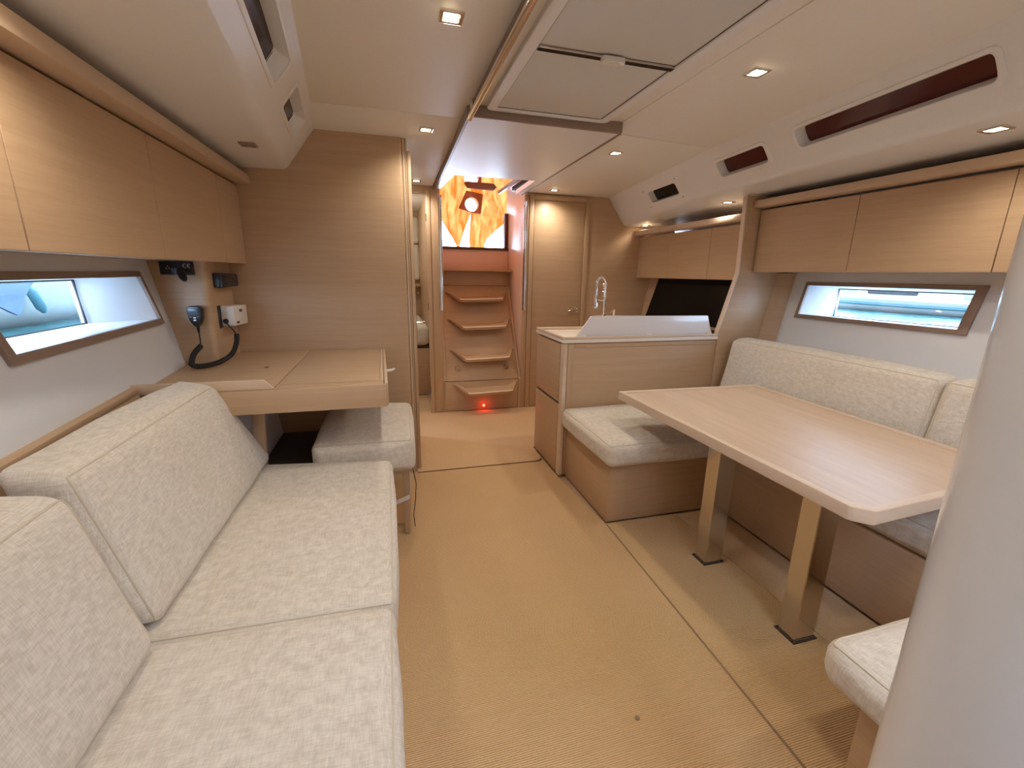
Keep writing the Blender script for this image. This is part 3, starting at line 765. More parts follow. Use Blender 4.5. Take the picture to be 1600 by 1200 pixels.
so = bpy.data.objects.new('aft_cabin_lamp', sl); COL.objects.link(so); so.location = (-0.05, 4.9, 1.9)

# ------------------------------------------------------------------ overhead lockers
def locker(name, label, xf, sgn, hull, ya, yb, z0, z1, seams, rail, railmat='edge'):
    """xf: plane of the door fronts; sgn: +1 when the hull lies at larger x"""
    t = thing(name, (xf + sgn * 0.1, (ya + yb) / 2, z0), label, 'cabinet')
    g = hexa([(xf + sgn * 0.019, ya, z0 + 0.004), (hull(ya, z0), ya, z0 + 0.004), (hull(yb, z0), yb, z0 + 0.004), (xf + sgn * 0.019, yb, z0 + 0.004),
              (xf + sgn * 0.019, ya, z1 + 0.004), (hull(ya, z1) - sgn * 0.002, ya, z1 + 0.004), (hull(yb, z1) - sgn * 0.002, yb, z1 + 0.004), (xf + sgn * 0.019, yb, z1 + 0.004)])
    link('carcass', g, 'oaky', t, smooth=False)
    ys = [ya] + list(seams) + [yb]
    for a, b in zip(ys[:-1], ys[1:]):
        x0, x1 = sorted((xf, xf + sgn * 0.018))
        link('door', box(x0, x1, a + 0.0016, b - 0.0016, z0, z1), 'oak', t, bevel=0.0012, seg=1)
    x0, x1 = sorted((xf + sgn * 0.024, xf + sgn * rail[0]))
    link('shelf_rail', box(x0, x1, ya, yb - 0.002, rail[1], rail[2]), railmat, t, bevel=0.004)
    return t
locker('overhead_locker', 'long oak overhead locker row above the left sofa', -0.73, -1, hullL, Y0, YB - 0.003, 1.300, 1.690, [-0.02, 0.595, 1.210, 1.825, 2.442], (-0.065, 1.698, 1.742))
locker('overhead_locker', 'oak overhead locker row with wide doors above the right bench', 2.300, 1, hullR, Y0, 2.437, 1.310, 1.688, [0.03, 0.63, 1.223, 1.812], (-0.062, 1.700, 1.742))
locker('overhead_locker', 'three-door oak overhead locker above the black galley panel', 2.360, 1, hullR, 2.468, YA - 0.006, 1.258, 1.632, [2.950, 3.475], (-0.060, 1.648, 1.690), 'rim')

# ------------------------------------------------------------------ divider between galley and dinette
dv = struct(thing('wall_galley_divider', (2.4, 2.43, 0.0), 'slanted oak divider panel between the galley and the dinette', 'wall'))
pl = [(2.106, -0.01), (hullR(2.46, 0), -0.01), (hullR(2.46, 1.78), 1.78), (2.196, 1.775), (2.211, 1.302), (2.106, 0.905)]
link('panel', prism(pl, 'y', 2.448, 2.466), 'oak', dv, bevel=0.002)
link('edge_strip', prism([(2.188, 1.772), (2.203, 1.302), (2.098, 0.908), (2.090, 0.910), (2.194, 1.304), (2.180, 1.770)], 'y', 2.440, 2.470), 'rim', dv)
link('corner_moulding', loft([[(hullR(2.37, z) + dx, y, z) for dx, y in ((0.02, 2.36), (-0.02, 2.38), (-0.05, 2.41), (-0.075, 2.447), (0.02, 2.447))] for z in (0.4, 1.306)]), 'oak', dv, angle=60)

# ------------------------------------------------------------------ galley island
isl = thing('galley_island', (1.5, 2.7, 0.0), 'oak galley unit with two side drawers and pale worktop', 'cabinet')
link('body', box(1.032, 2.10, 2.484, 2.945, 0.003, 0.866), 'oak', isl, smooth=False)
link('front_panel', box(1.078, 2.104, 2.457, 2.483, 0.003, 0.836), 'oak', isl, bevel=0.001)
link('stile', box(1.0395, 1.077, 2.455, 2.483, 0.003, 0.866), 'oakv', isl, bevel=0.001)
link('top_rail', box(1.078, 2.104, 2.455, 2.483, 0.837, 0.866), 'oak', isl, bevel=0.001)
link('corner_post', prism(rpoly([(1.008, 2.450), (1.038, 2.450), (1.038, 2.505), (1.008, 2.505)], 0.012), 'z', 0.003, 0.867), 'rim', isl)
link('drawer', box(1.006, 1.030, 2.508, 2.944, 0.487, 0.858), 'oak', isl, bevel=0.003)
link('drawer', box(1.006, 1.030, 2.508, 2.944, 0.010, 0.468), 'oak', isl, bevel=0.003)
link('finger_gap', box(1.020, 1.031, 2.508, 2.944, 0.470, 0.485), 'dark', isl, smooth=False)
wt = link('worktop', box(0.998, 2.104, 2.442, 2.955, 0.870, 0.892), 'ctop', isl, bevel=0.004)
link('raised_edge', box(0.998, 1.012, 2.442, 2.955, 0.8925, 0.909), 'rim', wt, bevel=0.003)
link('raised_edge', box(1.0125, 2.10, 2.442, 2.456, 0.8925, 0.909), 'rim', wt, bevel=0.003)
link('raised_edge', box(1.0125, 1.90, 2.941, 2.955, 0.8925, 0.909), 'rim', wt, bevel=0.003)
ga = thing('galley_counter', (2.2, 3.4, 0.0), 'oak galley counter along the hull under the black panel', 'cabinet')
link('body', box(1.95, 2.42, 2.96, YA - 0.02, 0.003, 0.866), 'oak', ga, smooth=False)
link('worktop', box(1.93, 2.44, 2.957, YA - 0.005, 0.870, 0.892), 'ctop', ga, bevel=0.003)
link('back_lining', hexa([(2.445, 2.468, 0.87), (2.52, 2.468, 0.87), (2.52, YA - 0.003, 0.87), (2.445, YA - 0.003, 0.87), (2.515, 2.468, 1.256), (2.59, 2.468, 1.256), (2.59, YA - 0.003, 1.256), (2.515, YA - 0.003, 1.256)]), 'oak', ga, smooth=False)
tag(link('black_splashback', hexa([(2.443, 2.50, 0.894), (2.447, 2.50, 0.894), (2.447, 3.870, 0.894), (2.443, 3.870, 0.894), (2.508, 2.50, 1.254), (2.512, 2.50, 1.254), (2.512, 3.80, 1.254), (2.508, 3.80, 1.254)]), 'blackglass', smooth=False), 'large black glass panel under the galley lockers', 'panel')

ss = thing('splash_screen', (1.6, 2.49, 0.893), 'upright frosted white screen on the front edge of the galley worktop', 'screen')
link('sheet', prism(rpoly([(1.092, 0.899), (2.085, 0.899), (2.065, 0.93), (2.030, 1.027), (1.188, 1.030)], 0.006), 'y', 2.474, 2.484), 'acrylic', ss, bevel=0.002)
for x in (1.14, 1.60, 2.05):
    link('clip', box(x - 0.02, x + 0.02, 2.4695, 2.4735, 0.893, 0.918), 'whiteplastic', ss, bevel=0.0012)

fc = thing('galley_tap', (1.43, 2.80, 0.892), 'tall chrome spring-neck tap standing behind the white screen', 'tap')
fx, fy = 1.435, 2.80
link('base', lathe([(0.001, 0), (0.026, 0), (0.026, 0.012), (0.017, 0.02), (0.015, 0.12), (0.011, 0.125), (0.001, 0.126)], (fx, fy, 0.892), n=16), 'chrome', fc)
neck = [(fx, fy, 0.99)] + [(fx, fy, 0.99 + 0.03 * k) for k in range(1, 8)]
for k in range(1, 10):
    a = math.pi * k / 9
    neck.append((fx - 0.034 + 0.034 * math.cos(a), fy - 0.012 * k / 9, 1.215 + 0.045 * math.sin(a)))
neck += [(fx - 0.069, fy - 0.013, 1.17), (fx - 0.070, fy - 0.014, 1.14)]
link('neck', tube(neck, 0.0075, 10), 'chrome', fc)
coil = []
for k in range(110):
    t = k / 109; z = 1.10 + 0.13 * t; a = t * 13 * 2 * math.pi
    coil.append((fx + 0.0125 * math.cos(a), fy + 0.0125 * math.sin(a), z))
link('spring', tube(coil, 0.0028, 6), 'chrome', fc)
link('spray_head', lathe([(0.006, 0.0), (0.012, -0.01), (0.013, -0.06), (0.016, -0.085), (0.012, -0.09), (0.001, -0.09)], (fx - 0.070, fy - 0.014, 1.145), n=14), 'chrome', fc)
link('lever', tube([(fx + 0.014, fy, 0.95), (fx + 0.045, fy - 0.004, 0.955), (fx + 0.075, fy - 0.008, 0.985)], 0.005, 8), 'chrome', fc)
link('arm', tube([(fx, fy, 1.10), (fx - 0.066, fy - 0.013, 1.115)], 0.0045, 8), 'chrome', fc)
sd_ = thing('soap_pump', (1.53, 2.83, 0.892), 'short chrome soap pump beside the spring-neck tap', 'dispenser')
link('stem', lathe([(0.001, 0), (0.016, 0), (0.015, 0.01), (0.007, 0.016), (0.007, 0.13), (0.010, 0.135), (0.009, 0.148), (0.001, 0.15)], (1.53, 2.83, 0.892), n=12), 'chrome', sd_)
link('spout', tube([(1.53, 2.83, 1.03), (1.50, 2.81, 1.032), (1.49, 2.80, 1.02)], 0.004, 8), 'chrome', sd_)

# ------------------------------------------------------------------ dinette benches
def bench(name, label, g, extra=None):
    t = tag(link(name, g, 'oak', bevel=0.006, seg=2), label, 'bench')
    return t
def cushion_thing(name, label, h8, r, puff, cat='cushion', seams=((2, 1),), seed=0, wob=0.003, group=None, n=14):
    g, sf = cushion(h8, r, puff, wob, n=n, seed=seed)
    b = [sum(p[i] for p in h8[:4]) / 4 for i in range(3)]
    t = thing(name, b, label, cat, group)
    link('cover', g, 'fabric', t, weld=True, angle=180)
    for ax, s in seams:
        link('piping', tube(sf(ax, s), 0.0028, 6, closed=True), 'piping', t)
    return t
def bx8(x0, x1, y0, y1, z0, z1): return hexa([(0, 0, 0)] * 8) and [(x0, y0, z0), (x1, y0, z0), (x1, y1, z0), (x0, y1, z0), (x0, y0, z1), (x1, y0, z1), (x1, y1, z1), (x0, y1, z1)]

bench('dinette_bench', 'oak box bench against the galley unit at the far end of the table', box(1.052, 1.735, 1.866, 2.445, 0.002, 0.334))
cushion_thing('bench_cushion', 'thick cream seat cushion on the box bench against the galley unit', bx8(1.006, 1.80, 1.800, 2.447, 0.336, 0.468), 0.042, 0.010, seed=1)
bench('dinette_bench', 'long oak bench base along the right hull behind the table', box(1.740, 2.20, 0.57, 2.440, 0.002, 0.334))
cushion_thing('bench_cushion', 'long cream seat cushion along the right hull behind the table', bx8(1.735, 2.24, 0.64, 1.79, 0.336, 0.462), 0.04, 0.01, seed=2)
bench('dinette_bench', 'oak bench base at the near end of the dining table beside the mast', box(1.012, 1.735, -0.05, 0.560, 0.002, 0.328))
cushion_thing('bench_cushion', 'cream seat cushion with rounded corner beside the white mast', bx8(0.955, 1.72, -0.05, 0.640, 0.330, 0.455), 0.05, 0.010, seed=3, seams=((2, 1),))
def back_cushion(name, label, x0, x1, ya, yb, zb, zt, th, seed):
    h8 = [(x0, ya, zb), (x0 + th, ya, zb), (x0 + th, yb, zb), (x0, yb, zb), (x1, ya, zt), (x1 + th, ya, zt + 0.01), (x1 + th, yb, zt + 0.01), (x1, yb, zt)]
    return cushion_thing(name, label, h8, 0.035, 0.008, seed=seed, seams=((0, -1),))
back_cushion('back_cushion', 'long cream backrest cushion below the right hull window', 2.085, 2.165, 1.215, 2.385, 0.470, 0.885, 0.13, 5)
back_cushion('back_cushion', 'cream backrest cushion beside the white mast at the near end of the right bench', 2.07, 2.15, 0.30, 1.195, 0.470, 0.885, 0.13, 6)
tag(link('bench_shelf', hexa([(2.28, Y0, 0.80), (hullR(Y0, 0.8), Y0, 0.80), (hullR(2.4, 0.8), 2.4, 0.80), (2.32, 2.4, 0.80), (2.28, Y0, 0.83), (hullR(Y0, 0.83), Y0, 0.83), (hullR(2.4, 0.83), 2.4, 0.83), (2.32, 2.4, 0.83)]), 'white', bevel=0.003), 'narrow ledge behind the right backrest cushions', 'shelf')

# ------------------------------------------------------------------ dining table
tb = thing('dining_table', (1.55, 1.35, 0.0), 'oak dining table with raised rim on two polished square legs', 'table')
TZ = 0.66
tout = [(1.205, 0.803), (1.247, 0.765), (1.62, 0.79), (2.03, 0.82), (2.065, 2.045), (1.180, 2.066)]
to2 = rpoly(tout, 0.010, 3)
cx, cy = 1.58, 1.43
def shrink(poly, d):
    out = []
    for x, y in poly:
        vx, vy = cx - x, cy - y
        out.append((x + d * (1 if vx > 0 else -1) * min(1, abs(vx) / 0.05), y + d * (1 if vy > 0 else -1) * min(1, abs(vy) / 0.05)))
    return out
ti = shrink(to2, 0.026)
mpt = lambda x, y, d: (x, y, TZ + d)
link('top_panel', loft([[mpt(x, y, -0.024) for x, y in ti], [mpt(x, y, -0.006) for x, y in ti]]), 'table', tb, smooth=False)
link('rim', ring_plate(to2, ti, mpt, -0.040, 0.003), 'rim', tb, bevel=0.007, seg=3, angle=60)
link('underside', loft([[mpt(x, y, -0.036) for x, y in shrink(to2, 0.03)], [mpt(x, y, -0.025) for x, y in shrink(to2, 0.03)]]), 'oaky', tb, smooth=False)
for (x, y) in ((1.375, 1.475), (1.39, 1.020)):
    lg = link('leg', box(x - 0.046, x + 0.046, y - 0.036, y + 0.036, 0.006, TZ - 0.037), 'steel', tb, bevel=0.003, seg=1, smooth=False)
    link('floor_socket', ring_plate([(x - 0.053, y - 0.043), (x + 0.053, y - 0.043), (x + 0.053, y + 0.043), (x - 0.053, y + 0.043)], [(x - 0.047, y - 0.037), (x + 0.047, y - 0.037), (x + 0.047, y + 0.037), (x - 0.047, y + 0.037)], lambda a, b, d: (a, b, d), 0.001, 0.006), 'dark', lg)

# ------------------------------------------------------------------ left sofa
bench('settee_box', 'oak settee box under the left sofa cushions', box(-0.61, -0.045, 0.0, 1.90, 0.002, 0.318))
cushion_thing('seat_cushion', 'cream linen seat cushion nearest the camera on the left sofa', [(-0.62, -0.02, 0.32), (-0.022, -0.02, 0.32), (-0.022, 0.992, 0.32), (-0.62, 1.005, 0.32), (-0.62, -0.02, 0.452), (-0.022, -0.02, 0.452), (-0.022, 0.992, 0.452), (-0.62, 1.005, 0.452)], 0.030, 0.010, seed=8, n=20)
cushion_thing('seat_cushion', 'far cream linen seat cushion on the left sofa beside the chart table seat', [(-0.62, 1.008, 0.32), (-0.020, 0.996, 0.32), (-0.020, 1.925, 0.32), (-0.62, 2.01, 0.32), (-0.62, 1.008, 0.450), (-0.020, 0.996, 0.450), (-0.020, 1.925, 0.450), (-0.62, 2.01, 0.450)], 0.030, 0.010, seed=9, n=20)
cushion_thing('back_cushion', 'large cream linen back cushion of the left sofa in front of the chart table', [(-0.700, 1.045, 0.458), (-0.545, 1.035, 0.458), (-0.528, 2.030, 0.458), (-0.690, 2.03, 0.458), (-0.800, 1.060, 0.865), (-0.660, 1.050, 0.850), (-0.640, 1.815, 0.855), (-0.770, 1.845, 0.875)], 0.034, 0.012, seed=10, seams=((0, 1),), n=20)
cushion_thing('back_cushion', 'cream linen back cushion of the left sofa cut by the photo edge', [(-0.670, 0.15, 0.458), (-0.525, 0.15, 0.458), (-0.520, 0.985, 0.458), (-0.680, 0.985, 0.458), (-0.740, 0.15, 0.850), (-0.610, 0.15, 0.838), (-0.632, 1.005, 0.838), (-0.770, 1.005, 0.850)], 0.040, 0.014, seed=11, seams=((0, 1),), n=20)
sh = thing('sofa_shelf', (-0.88, 0.3, 0.80), 'oak ledge along the hull behind the left sofa cushions', 'shelf')
def ledge(ya, yb):
    xa, xb = hullL(ya, .85) + 0.022, hullL(yb, .85) + 0.022
    return hexa([(hullL(ya, .85) - .01, ya, 0.832), (xa, ya, 0.826), (xb, yb, 0.826), (hullL(yb, .85) - .01, yb, 0.832), (hullL(ya, .87) - .01, ya, 0.852), (xa, ya, 0.846), (xb, yb, 0.846), (hullL(yb, .87) - .01, yb, 0.852)])
link('top_board', ledge(0.0, 1.828), 'oaky', sh, bevel=0.003)
def fb(y, z, d): return (hullL(y, z) + d, y, z)
link('front_board', hexa([fb(0, .33, .0), fb(0, .33, .02), fb(1.828, .33, .02), fb(1.828, .33, .0), fb(0, .824, .0), fb(0, .824, .02), fb(1.828, .824, .02), fb(1.828, .824, .0)]), 'oaky', sh, smooth=False)

# ------------------------------------------------------------------ chart table
ct = thing('chart_table', (-0.45, 2.3, 0.72), 'oak chart table with hinged lid and raised front lip fixed to the bulkhead', 'desk')
link('carcass', prism([(-0.98, 1.855), (-0.036, 1.855), (-0.050, YB - 0.004), (-0.98, YB - 0.004)], 'z', 0.735, 0.800), 'oak', ct, smooth=False)
link('front_apron', box(-0.74, -0.026, 1.832, 1.853, 0.722, 0.819), 'oak', ct, bevel=0.004)
link('side_apron', prism([(-0.034, 1.8545), (-0.020, 1.8545), (-0.036, YB - 0.004), (-0.050, YB - 0.004)], 'z', 0.722, 0.819), 'edge', ct, bevel=0.003)
link('lid', prism([(-0.450, 1.925), (-0.053, 1.925), (-0.064, YB - 0.006), (-0.450, YB - 0.006)], 'z', 0.8015, 0.819), 'oakx', ct, bevel=0.002)
link('fixed_top', prism([(-0.450, 1.8545), (-0.037, 1.8545), (-0.0385, 1.9225), (-0.450, 1.9225)], 'z', 0.8015, 0.819), 'oakx', ct, bevel=0.002)
link('fixed_top', prism([(-0.98, 1.8545), (-0.4535, 1.8545), (-0.4535, YB - 0.004), (-0.98, YB - 0.004)], 'z', 0.8015, 0.819), 'oakx', ct, bevel=0.002)
link('side_rail', prism([(-0.0525, 1.925), (-0.0375, 1.925), (-0.0505, YB - 0.006), (-0.063, YB - 0.006)], 'z', 0.8015, 0.819), 'edge', ct, bevel=0.002)
link('front_lip', prism([(-0.98, 0.8195), (-0.445, 0.8195), (-0.480, 0.858), (-0.98, 0.858)], 'y', 1.836, 1.852), 'edge', ct, bevel=0.004)
link('keyhole', lathe([(0.001, 0.0), (0.010, 0.0), (0.010, 0.0015), (0.001, 0.0016)], (-0.575, 2.28, 0.819), n=12), 'dark', ct)
link('side_catch', tube([(-0.032, 2.30, 0.775), (-0.004, 2.30, 0.778), (0.014, 2.30, 0.786)], [0.008, 0.007, 0.004], 8), 'whiteplastic', ct)
link('support_bracket', hexa([(-0.60, 2.00, 0.33), (-0.555, 2.00, 0.33), (-0.555, 2.03, 0.33), (-0.60, 2.03, 0.33), (-0.58, 2.00, 0.734), (-0.535, 2.00, 0.734), (-0.535, 2.03, 0.734), (-0.58, 2.03, 0.734)]), 'oakv', ct, bevel=0.003)
lw = thing('lower_hull_lining', (-0.7, 2.4, 0.2), 'grey-lilac lining boards in the knee space under the chart table', 'lining')
for k in range(4):
    a, b = 2.04 + k * 0.175, 2.04 + k * 0.175 + 0.172
    link('board', hexa([(-0.66, a, 0.33), (-0.64, a, 0.33), (-0.64, b, 0.33), (-0.66, b, 0.33), (-0.72, a, 0.734), (-0.70, a, 0.734), (-0.70, b, 0.734), (-0.72, b, 0.734)]), 'lilac', lw, bevel=0.002)
tag(link('footwell_shade_block', box(-0.66, -0.40, 2.04, YB - 0.005, 0.002, 0.325), 'dark', bevel=0.004), 'dark block standing in for the shaded void behind the chart table seat', 'box')  # dark colour paints the shade of an empty void under the desk

# swing seat of the chart table
ns = cushion_thing('navigator_stool', 'cream chart table seat cushion on a thin wooden leg', [(-0.365, 1.985, 0.345), (0.085, 1.985, 0.345), (0.105, 2.62, 0.345), (-0.36, 2.66, 0.345), (-0.365, 1.985, 0.515), (0.078, 1.985, 0.515), (0.100, 2.62, 0.515), (-0.36, 2.66, 0.515)], 0.035, 0.008, cat='seat', seed=12)
link('seat_board', box(-0.33, 0.06, 2.02, 2.60, 0.325, 0.343), 'oak', ns, bevel=0.003)
link('pedestal', box(-0.33, -0.02, 2.10, 2.60, 0.003, 0.324), 'oak', ns, bevel=0.004)
link('leg', hexa([(0.024, 2.010, 0.003), (0.050, 2.010, 0.003), (0.050, 2.05, 0.003), (0.024, 2.05, 0.003), (0.024, 2.030, 0.324), (0.056, 2.030, 0.324), (0.056, 2.07, 0.324), (0.024, 2.07, 0.324)]), 'oakv', ns, bevel=0.003)
link('strap', hexa([(-0.05, 2.012, 0.155), (0.052, 2.004, 0.195), (0.052, 2.006, 0.195), (-0.05, 2.014, 0.155), (-0.05, 2.012, 0.175), (0.052, 2.004, 0.218), (0.052, 2.006, 0.218), (-0.05, 2.014, 0.175)]), 'whiteplastic', ns)
link('strap', hexa([(0.0525, 2.004, 0.200), (0.0545, 2.004, 0.200), (0.0545, 2.022, 0.200), (0.0525, 2.022, 0.200), (0.062, 2.02, 0.324), (0.064, 2.02, 0.324), (0.064, 2.036, 0.324), (0.062, 2.036, 0.324)]), 'whiteplastic', ns)
link('cross_bar', tube([(-0.02, 2.03, 0.045), (0.05, 2.028, 0.045)], 0.006, 8), 'steel', ns)
link('loose_cord', tube([(0.075, 2.08, 0.324), (0.088, 2.05, 0.25), (0.082, 2.06, 0.16), (0.070, 2.05, 0.08), (0.075, 2.04, 0.02)], 0.0022, 6), 'dark', ns)

# ------------------------------------------------------------------ electronics corner
ec = thing('electronics_cabinet', (-0.9, 2.6, 0.82), 'oak instrument cabinet with a rounded corner above the chart table', 'cabinet')
fold = rpoly([(hullL(2.42, 0.82) - 0.0, 2.42), (-0.818, 2.42), (-0.808, YB - 0.002), (-1.20, YB - 0.002)], 0.03, 6)
def ecring(z):
    out = []
    for x, y in fold:
        if x < -0.93: x = hullL(y, z)
        out.append((x, y, z))
    return out
link('casing', loft([ecring(0.821), ecring(1.303)]), 'oak', ec, angle=50)
bp = thing('instrument_panel', (-0.93, 2.414, 1.24), 'black instrument panel with white markings half hidden under the locker', 'panel')
link('plate', box(-0.996, -0.862, 2.408, 2.419, 1.240, 1.299), 'black', bp, bevel=0.002)
def text(body, size, mat, parent, M4):
    cu = bpy.data.curves.new('lettering', 'FONT'); cu.body = body; cu.size = size; cu.extrude = 0.0004; cu.align_x = 'LEFT'
    cu.materials.append(M[mat])
    o = bpy.data.objects.new('lettering', cu); COL.objects.link(o); o.parent = parent
    o.matrix_local = M4
    return o
def arc(cx_, cz_, r, a0, a1): return [(cx_ + r * math.cos(a0 + (a1 - a0) * k / 10), 2.4072, cz_ + r * math.sin(a0 + (a1 - a0) * k / 10)) for k in range(11)]
M['ce'] = plain('panel_print', (0.8, 0.8, 0.8), 0.5)
link('ce_letter', tube(arc(-0.893, 1.281, 0.0085, R(70), R(290)), 0.0012, 6), 'ce', bp)
link('ce_letter', merge(tube(arc(-0.876, 1.281, 0.0085, R(70), R(290)), 0.0012, 6), tube([(-0.8845, 2.4072, 1.281), (-0.876, 2.4072, 1.281)], 0.0012, 6)), 'ce', bp)
for x, z in ((-0.963, 1.279), (-0.957, 1.270), (-0.968, 1.268), (-0.948, 1.266)):
    link('indicator', lathe([(0.001, -0.002), (0.0022, -0.0015), (0.0022, 0.001)], (x, 2.4078, z), 'y', 8), 'ce', bp)
pg = thing('plugged_device', (-0.885, 2.39, 1.21), 'black tapered plug hanging from the instrument panel', 'plug')
link('body', tube([(-0.912, 2.404, 1.258), (-0.895, 2.36, 1.246), (-0.880, 2.335, 1.230), (-0.872, 2.325, 1.220)], [0.016, 0.017, 0.015, 0.010], 12), 'black', pg)
link('bright_edge', tube([(-0.912, 2.396, 1.2425), (-0.897, 2.358, 1.2295), (-0.884, 2.334, 1.217)], 0.004, 8), 'chrome', pg)
link('tip', tube([(-0.872, 2.325, 1.220), (-0.864, 2.318, 1.222)], [0.007, 0.003], 8), 'rubber', pg)
bb = thing('radio_bracket', (-0.80, 2.60, 1.18), 'glossy black bracket box on the side of the instrument cabinet', 'box')
link('case', hexa([(-0.816, 2.485, 1.180), (-0.778, 2.485, 1.180), (-0.772, 2.715, 1.183), (-0.809, 2.715, 1.183), (-0.816, 2.485, 1.250), (-0.778, 2.485, 1.250), (-0.772, 2.715, 1.247), (-0.809, 2.715, 1.247)]), 'black', bb, bevel=0.006, seg=3)
for z in (1.196, 1.231):
    link('ridge', box(-0.7765, -0.7725, 2.52, 2.68, z, z + 0.006), 'black', bb, bevel=0.001)
link('hinge', lathe([(0.001, 0.0), (0.007, 0.0), (0.007, 0.06), (0.001, 0.06)], (-0.779, 2.487, 1.185), n=10), 'black', bb)
wb = thing('white_junction_box', (-0.79, 2.62, 0.975), 'small white wall box with a black cable plugged in', 'box')
link('case', hexa([(-0.815, 2.525, 0.990), (-0.755, 2.520, 0.990), (-0.748, 2.715, 0.985), (-0.809, 2.72, 0.985), (-0.815, 2.525, 1.090), (-0.755, 2.520, 1.090), (-0.748, 2.715, 1.085), (-0.809, 2.72, 1.085)]), 'whiteplastic', wb, bevel=0.006, seg=3)
link('back_plate', box(-0.8165, -0.8145, 2.49, 2.71, 0.982, 1.094), 'black', wb)
link('logo', box(-0.7525, -0.7495, 2.60, 2.64, 1.055, 1.068), 'black', wb)
link('slot', box(-0.7560, -0.7520, 2.548, 2.585, 1.000, 1.010), 'dark', wb)
link('socket', lathe([(0.001, -0.006), (0.012, -0.006), (0.014, 0.004)], (-0.795, 2.522, 1.015), 'y', 12), 'black', wb)

mc = thing('radio_handset', (-0.873, 2.40, 1.00), 'dark radio microphone handset clipped to the cabinet with coiled cord', 'handset')
mo = rpoly([(-0.905, 1.085), (-0.893, 1.102), (-0.853, 1.102), (-0.842, 1.085), (-0.848, 1.035), (-0.866, 1.005), (-0.880, 1.005), (-0.898, 1.035)], 0.012, 3)
link('shell', prism(mo, 'y', 2.372, 2.410), 'black', mc, bevel=0.006, seg=3)
link('screen', box(-0.894, -0.856, 2.3695, 2.373, 1.066, 1.092), 'lcd', mc, bevel=0.001)
for x, z in ((-0.889, 1.050), (-0.874, 1.047), (-0.860, 1.051), (-0.874, 1.036)):
    link('button', box(x - 0.005, x + 0.005, 2.3690, 2.3725, z - 0.003, z + 0.003), 'ce' if z < 1.049 else 'lcd', mc, bevel=0.001)
link('strain_relief', lathe([(0.008, 0.0), (0.005, -0.03), (0.001, -0.03)], (-0.873, 2.391, 1.007), n=10), 'black', mc)
# coiled cord: straight tail, hanging coil, straight end at the white box
cpath = [(-0.873, 2.391, 0.98), (-0.872, 2.390, 0.945), (-0.868, 2.375, 0.915)]
link('cord', tube(cpath, 0.003, 8), 'rubber', mc)
ctl = [Vector(p) for p in ((-0.868, 2.375, 0.915), (-0.878, 2.31, 0.885), (-0.875, 2.27, 0.845), (-0.845, 2.29, 0.834), (-0.80, 2.36, 0.836), (-0.765, 2.44, 0.860), (-0.752, 2.485, 0.905), (-0.750, 2.505, 0.950))]
def catmull(P, m):
    out = []
    for i in range(len(P) - 1):
        p0, p1, p2, p3 = P[max(i - 1, 0)], P[i], P[i + 1], P[min(i + 2, len(P) - 1)]
        for k in range(m):
            t = k / m
            out.append(0.5 * ((2 * p1) + (p2 - p0) * t + (2 * p0 - 5 * p1 + 4 * p2 - p3) * t * t + (3 * p1 - p0 - 3 * p2 + p3) * t ** 3))
    return out + [P[-1]]
core = catmull(ctl, 60)
ccoil = []
up = Vector((0.3, 0.4, 0.86))
for i, p in enumerate(core):
    t = (core[min(i + 1, len(core) - 1)] - core[max(i - 1, 0)]).normalized()
    s = (up - t * up.dot(t)).normalized(); q = t.cross(s); a = i * 2 * math.pi / 7
    ccoil.append(p + 0.0095 * (math.cos(a) * s + math.sin(a) * q))
link('coiled_cord', tube(ccoil, 0.0034, 5), 'rubber', mc)
link('cord', tube([(-0.750, 2.505, 0.950), (-0.775, 2.515, 0.985), (-0.795, 2.512, 1.012)], 0.003, 8), 'rubber', mc)

# ------------------------------------------------------------------ mast
mast = thing('mast', (0.735, 0.235, 0.0), 'white painted mast passing through the cabin at the right edge of the photo', 'mast')
prof = []
for k in range(40):
    a = 2 * math.pi * k / 40
    prof.append((0.735 + 0.125 * math.cos(a), 0.235 + 0.125 * math.sin(a)))
link('tube', loft([[(x, y, -0.0) for x, y in prof], [(x, y, 1.99) for x, y in prof]]), 'mast', mast)
link('foot_collar', lathe([(0.127, 0.0), (0.150, 0.0), (0.150, 0.02), (0.127, 0.03)], (0.735, 0.235, 0.001), n=40), 'whiteplastic', mast)

# ------------------------------------------------------------------ downlights
def spot(parent, p, power, tilt=(0, 0, 0), size=150):
    l = bpy.data.lights.new('lamp_beam', 'SPOT'); l.energy = power; l.color = WARM
    l.spot_size = R(size); l.spot_blend = 0.9; l.shadow_soft_size = 0.022
    o = bpy.data.objects.new('lamp_beam', l); COL.objects.link(o); o.parent = parent
    o.location = Vector(p) - parent.location; o.rotation_euler = tilt
def downlight(x, y, z, label, lit=True, s=0.036, group='square recessed downlights', power=1.0):
    t = thing('downlight', (x, y, z), label, 'lamp', group)
    sq = lambda r: rpoly([(x - r, y - r), (x + r, y - r), (x + r, y + r), (x - r, y + r)], 0.004, 2)
    rd = [(x + 0.021 * math.cos(a), y + 0.021 * math.sin(a)) for a in [2 * math.pi * k / 12 for k in range(12)]]
    link('bezel', ring_plate(sq(s), sq(0.024), lambda a, b, d: (a, b, z + d), 0.001, -0.006), 'chrome' if lit else 'walnut', t, bevel=0.0015)
    link('bulb', loft([[(p[0], p[1], z - 0.0035) for p in rd], [(p[0], p[1], z - 0.0005) for p in rd]]), 'lamp' if lit else 'walnut', t)
    if lit: spot(t, (x, y, z - 0.012), LAMP_W * power)
    return t
downlight(0.216, 1.504, 2.0, 'lit square downlight in the ceiling nearest the camera left of the grab rail')
downlight(0.230, 2.575, ceil_z(2.575), 'lit square downlight above the end of the chart table bulkhead')
downlight(0.255, 3.80, ceil_z(3.8), 'lit downlight in the ceiling just before the narrow aft doorway')
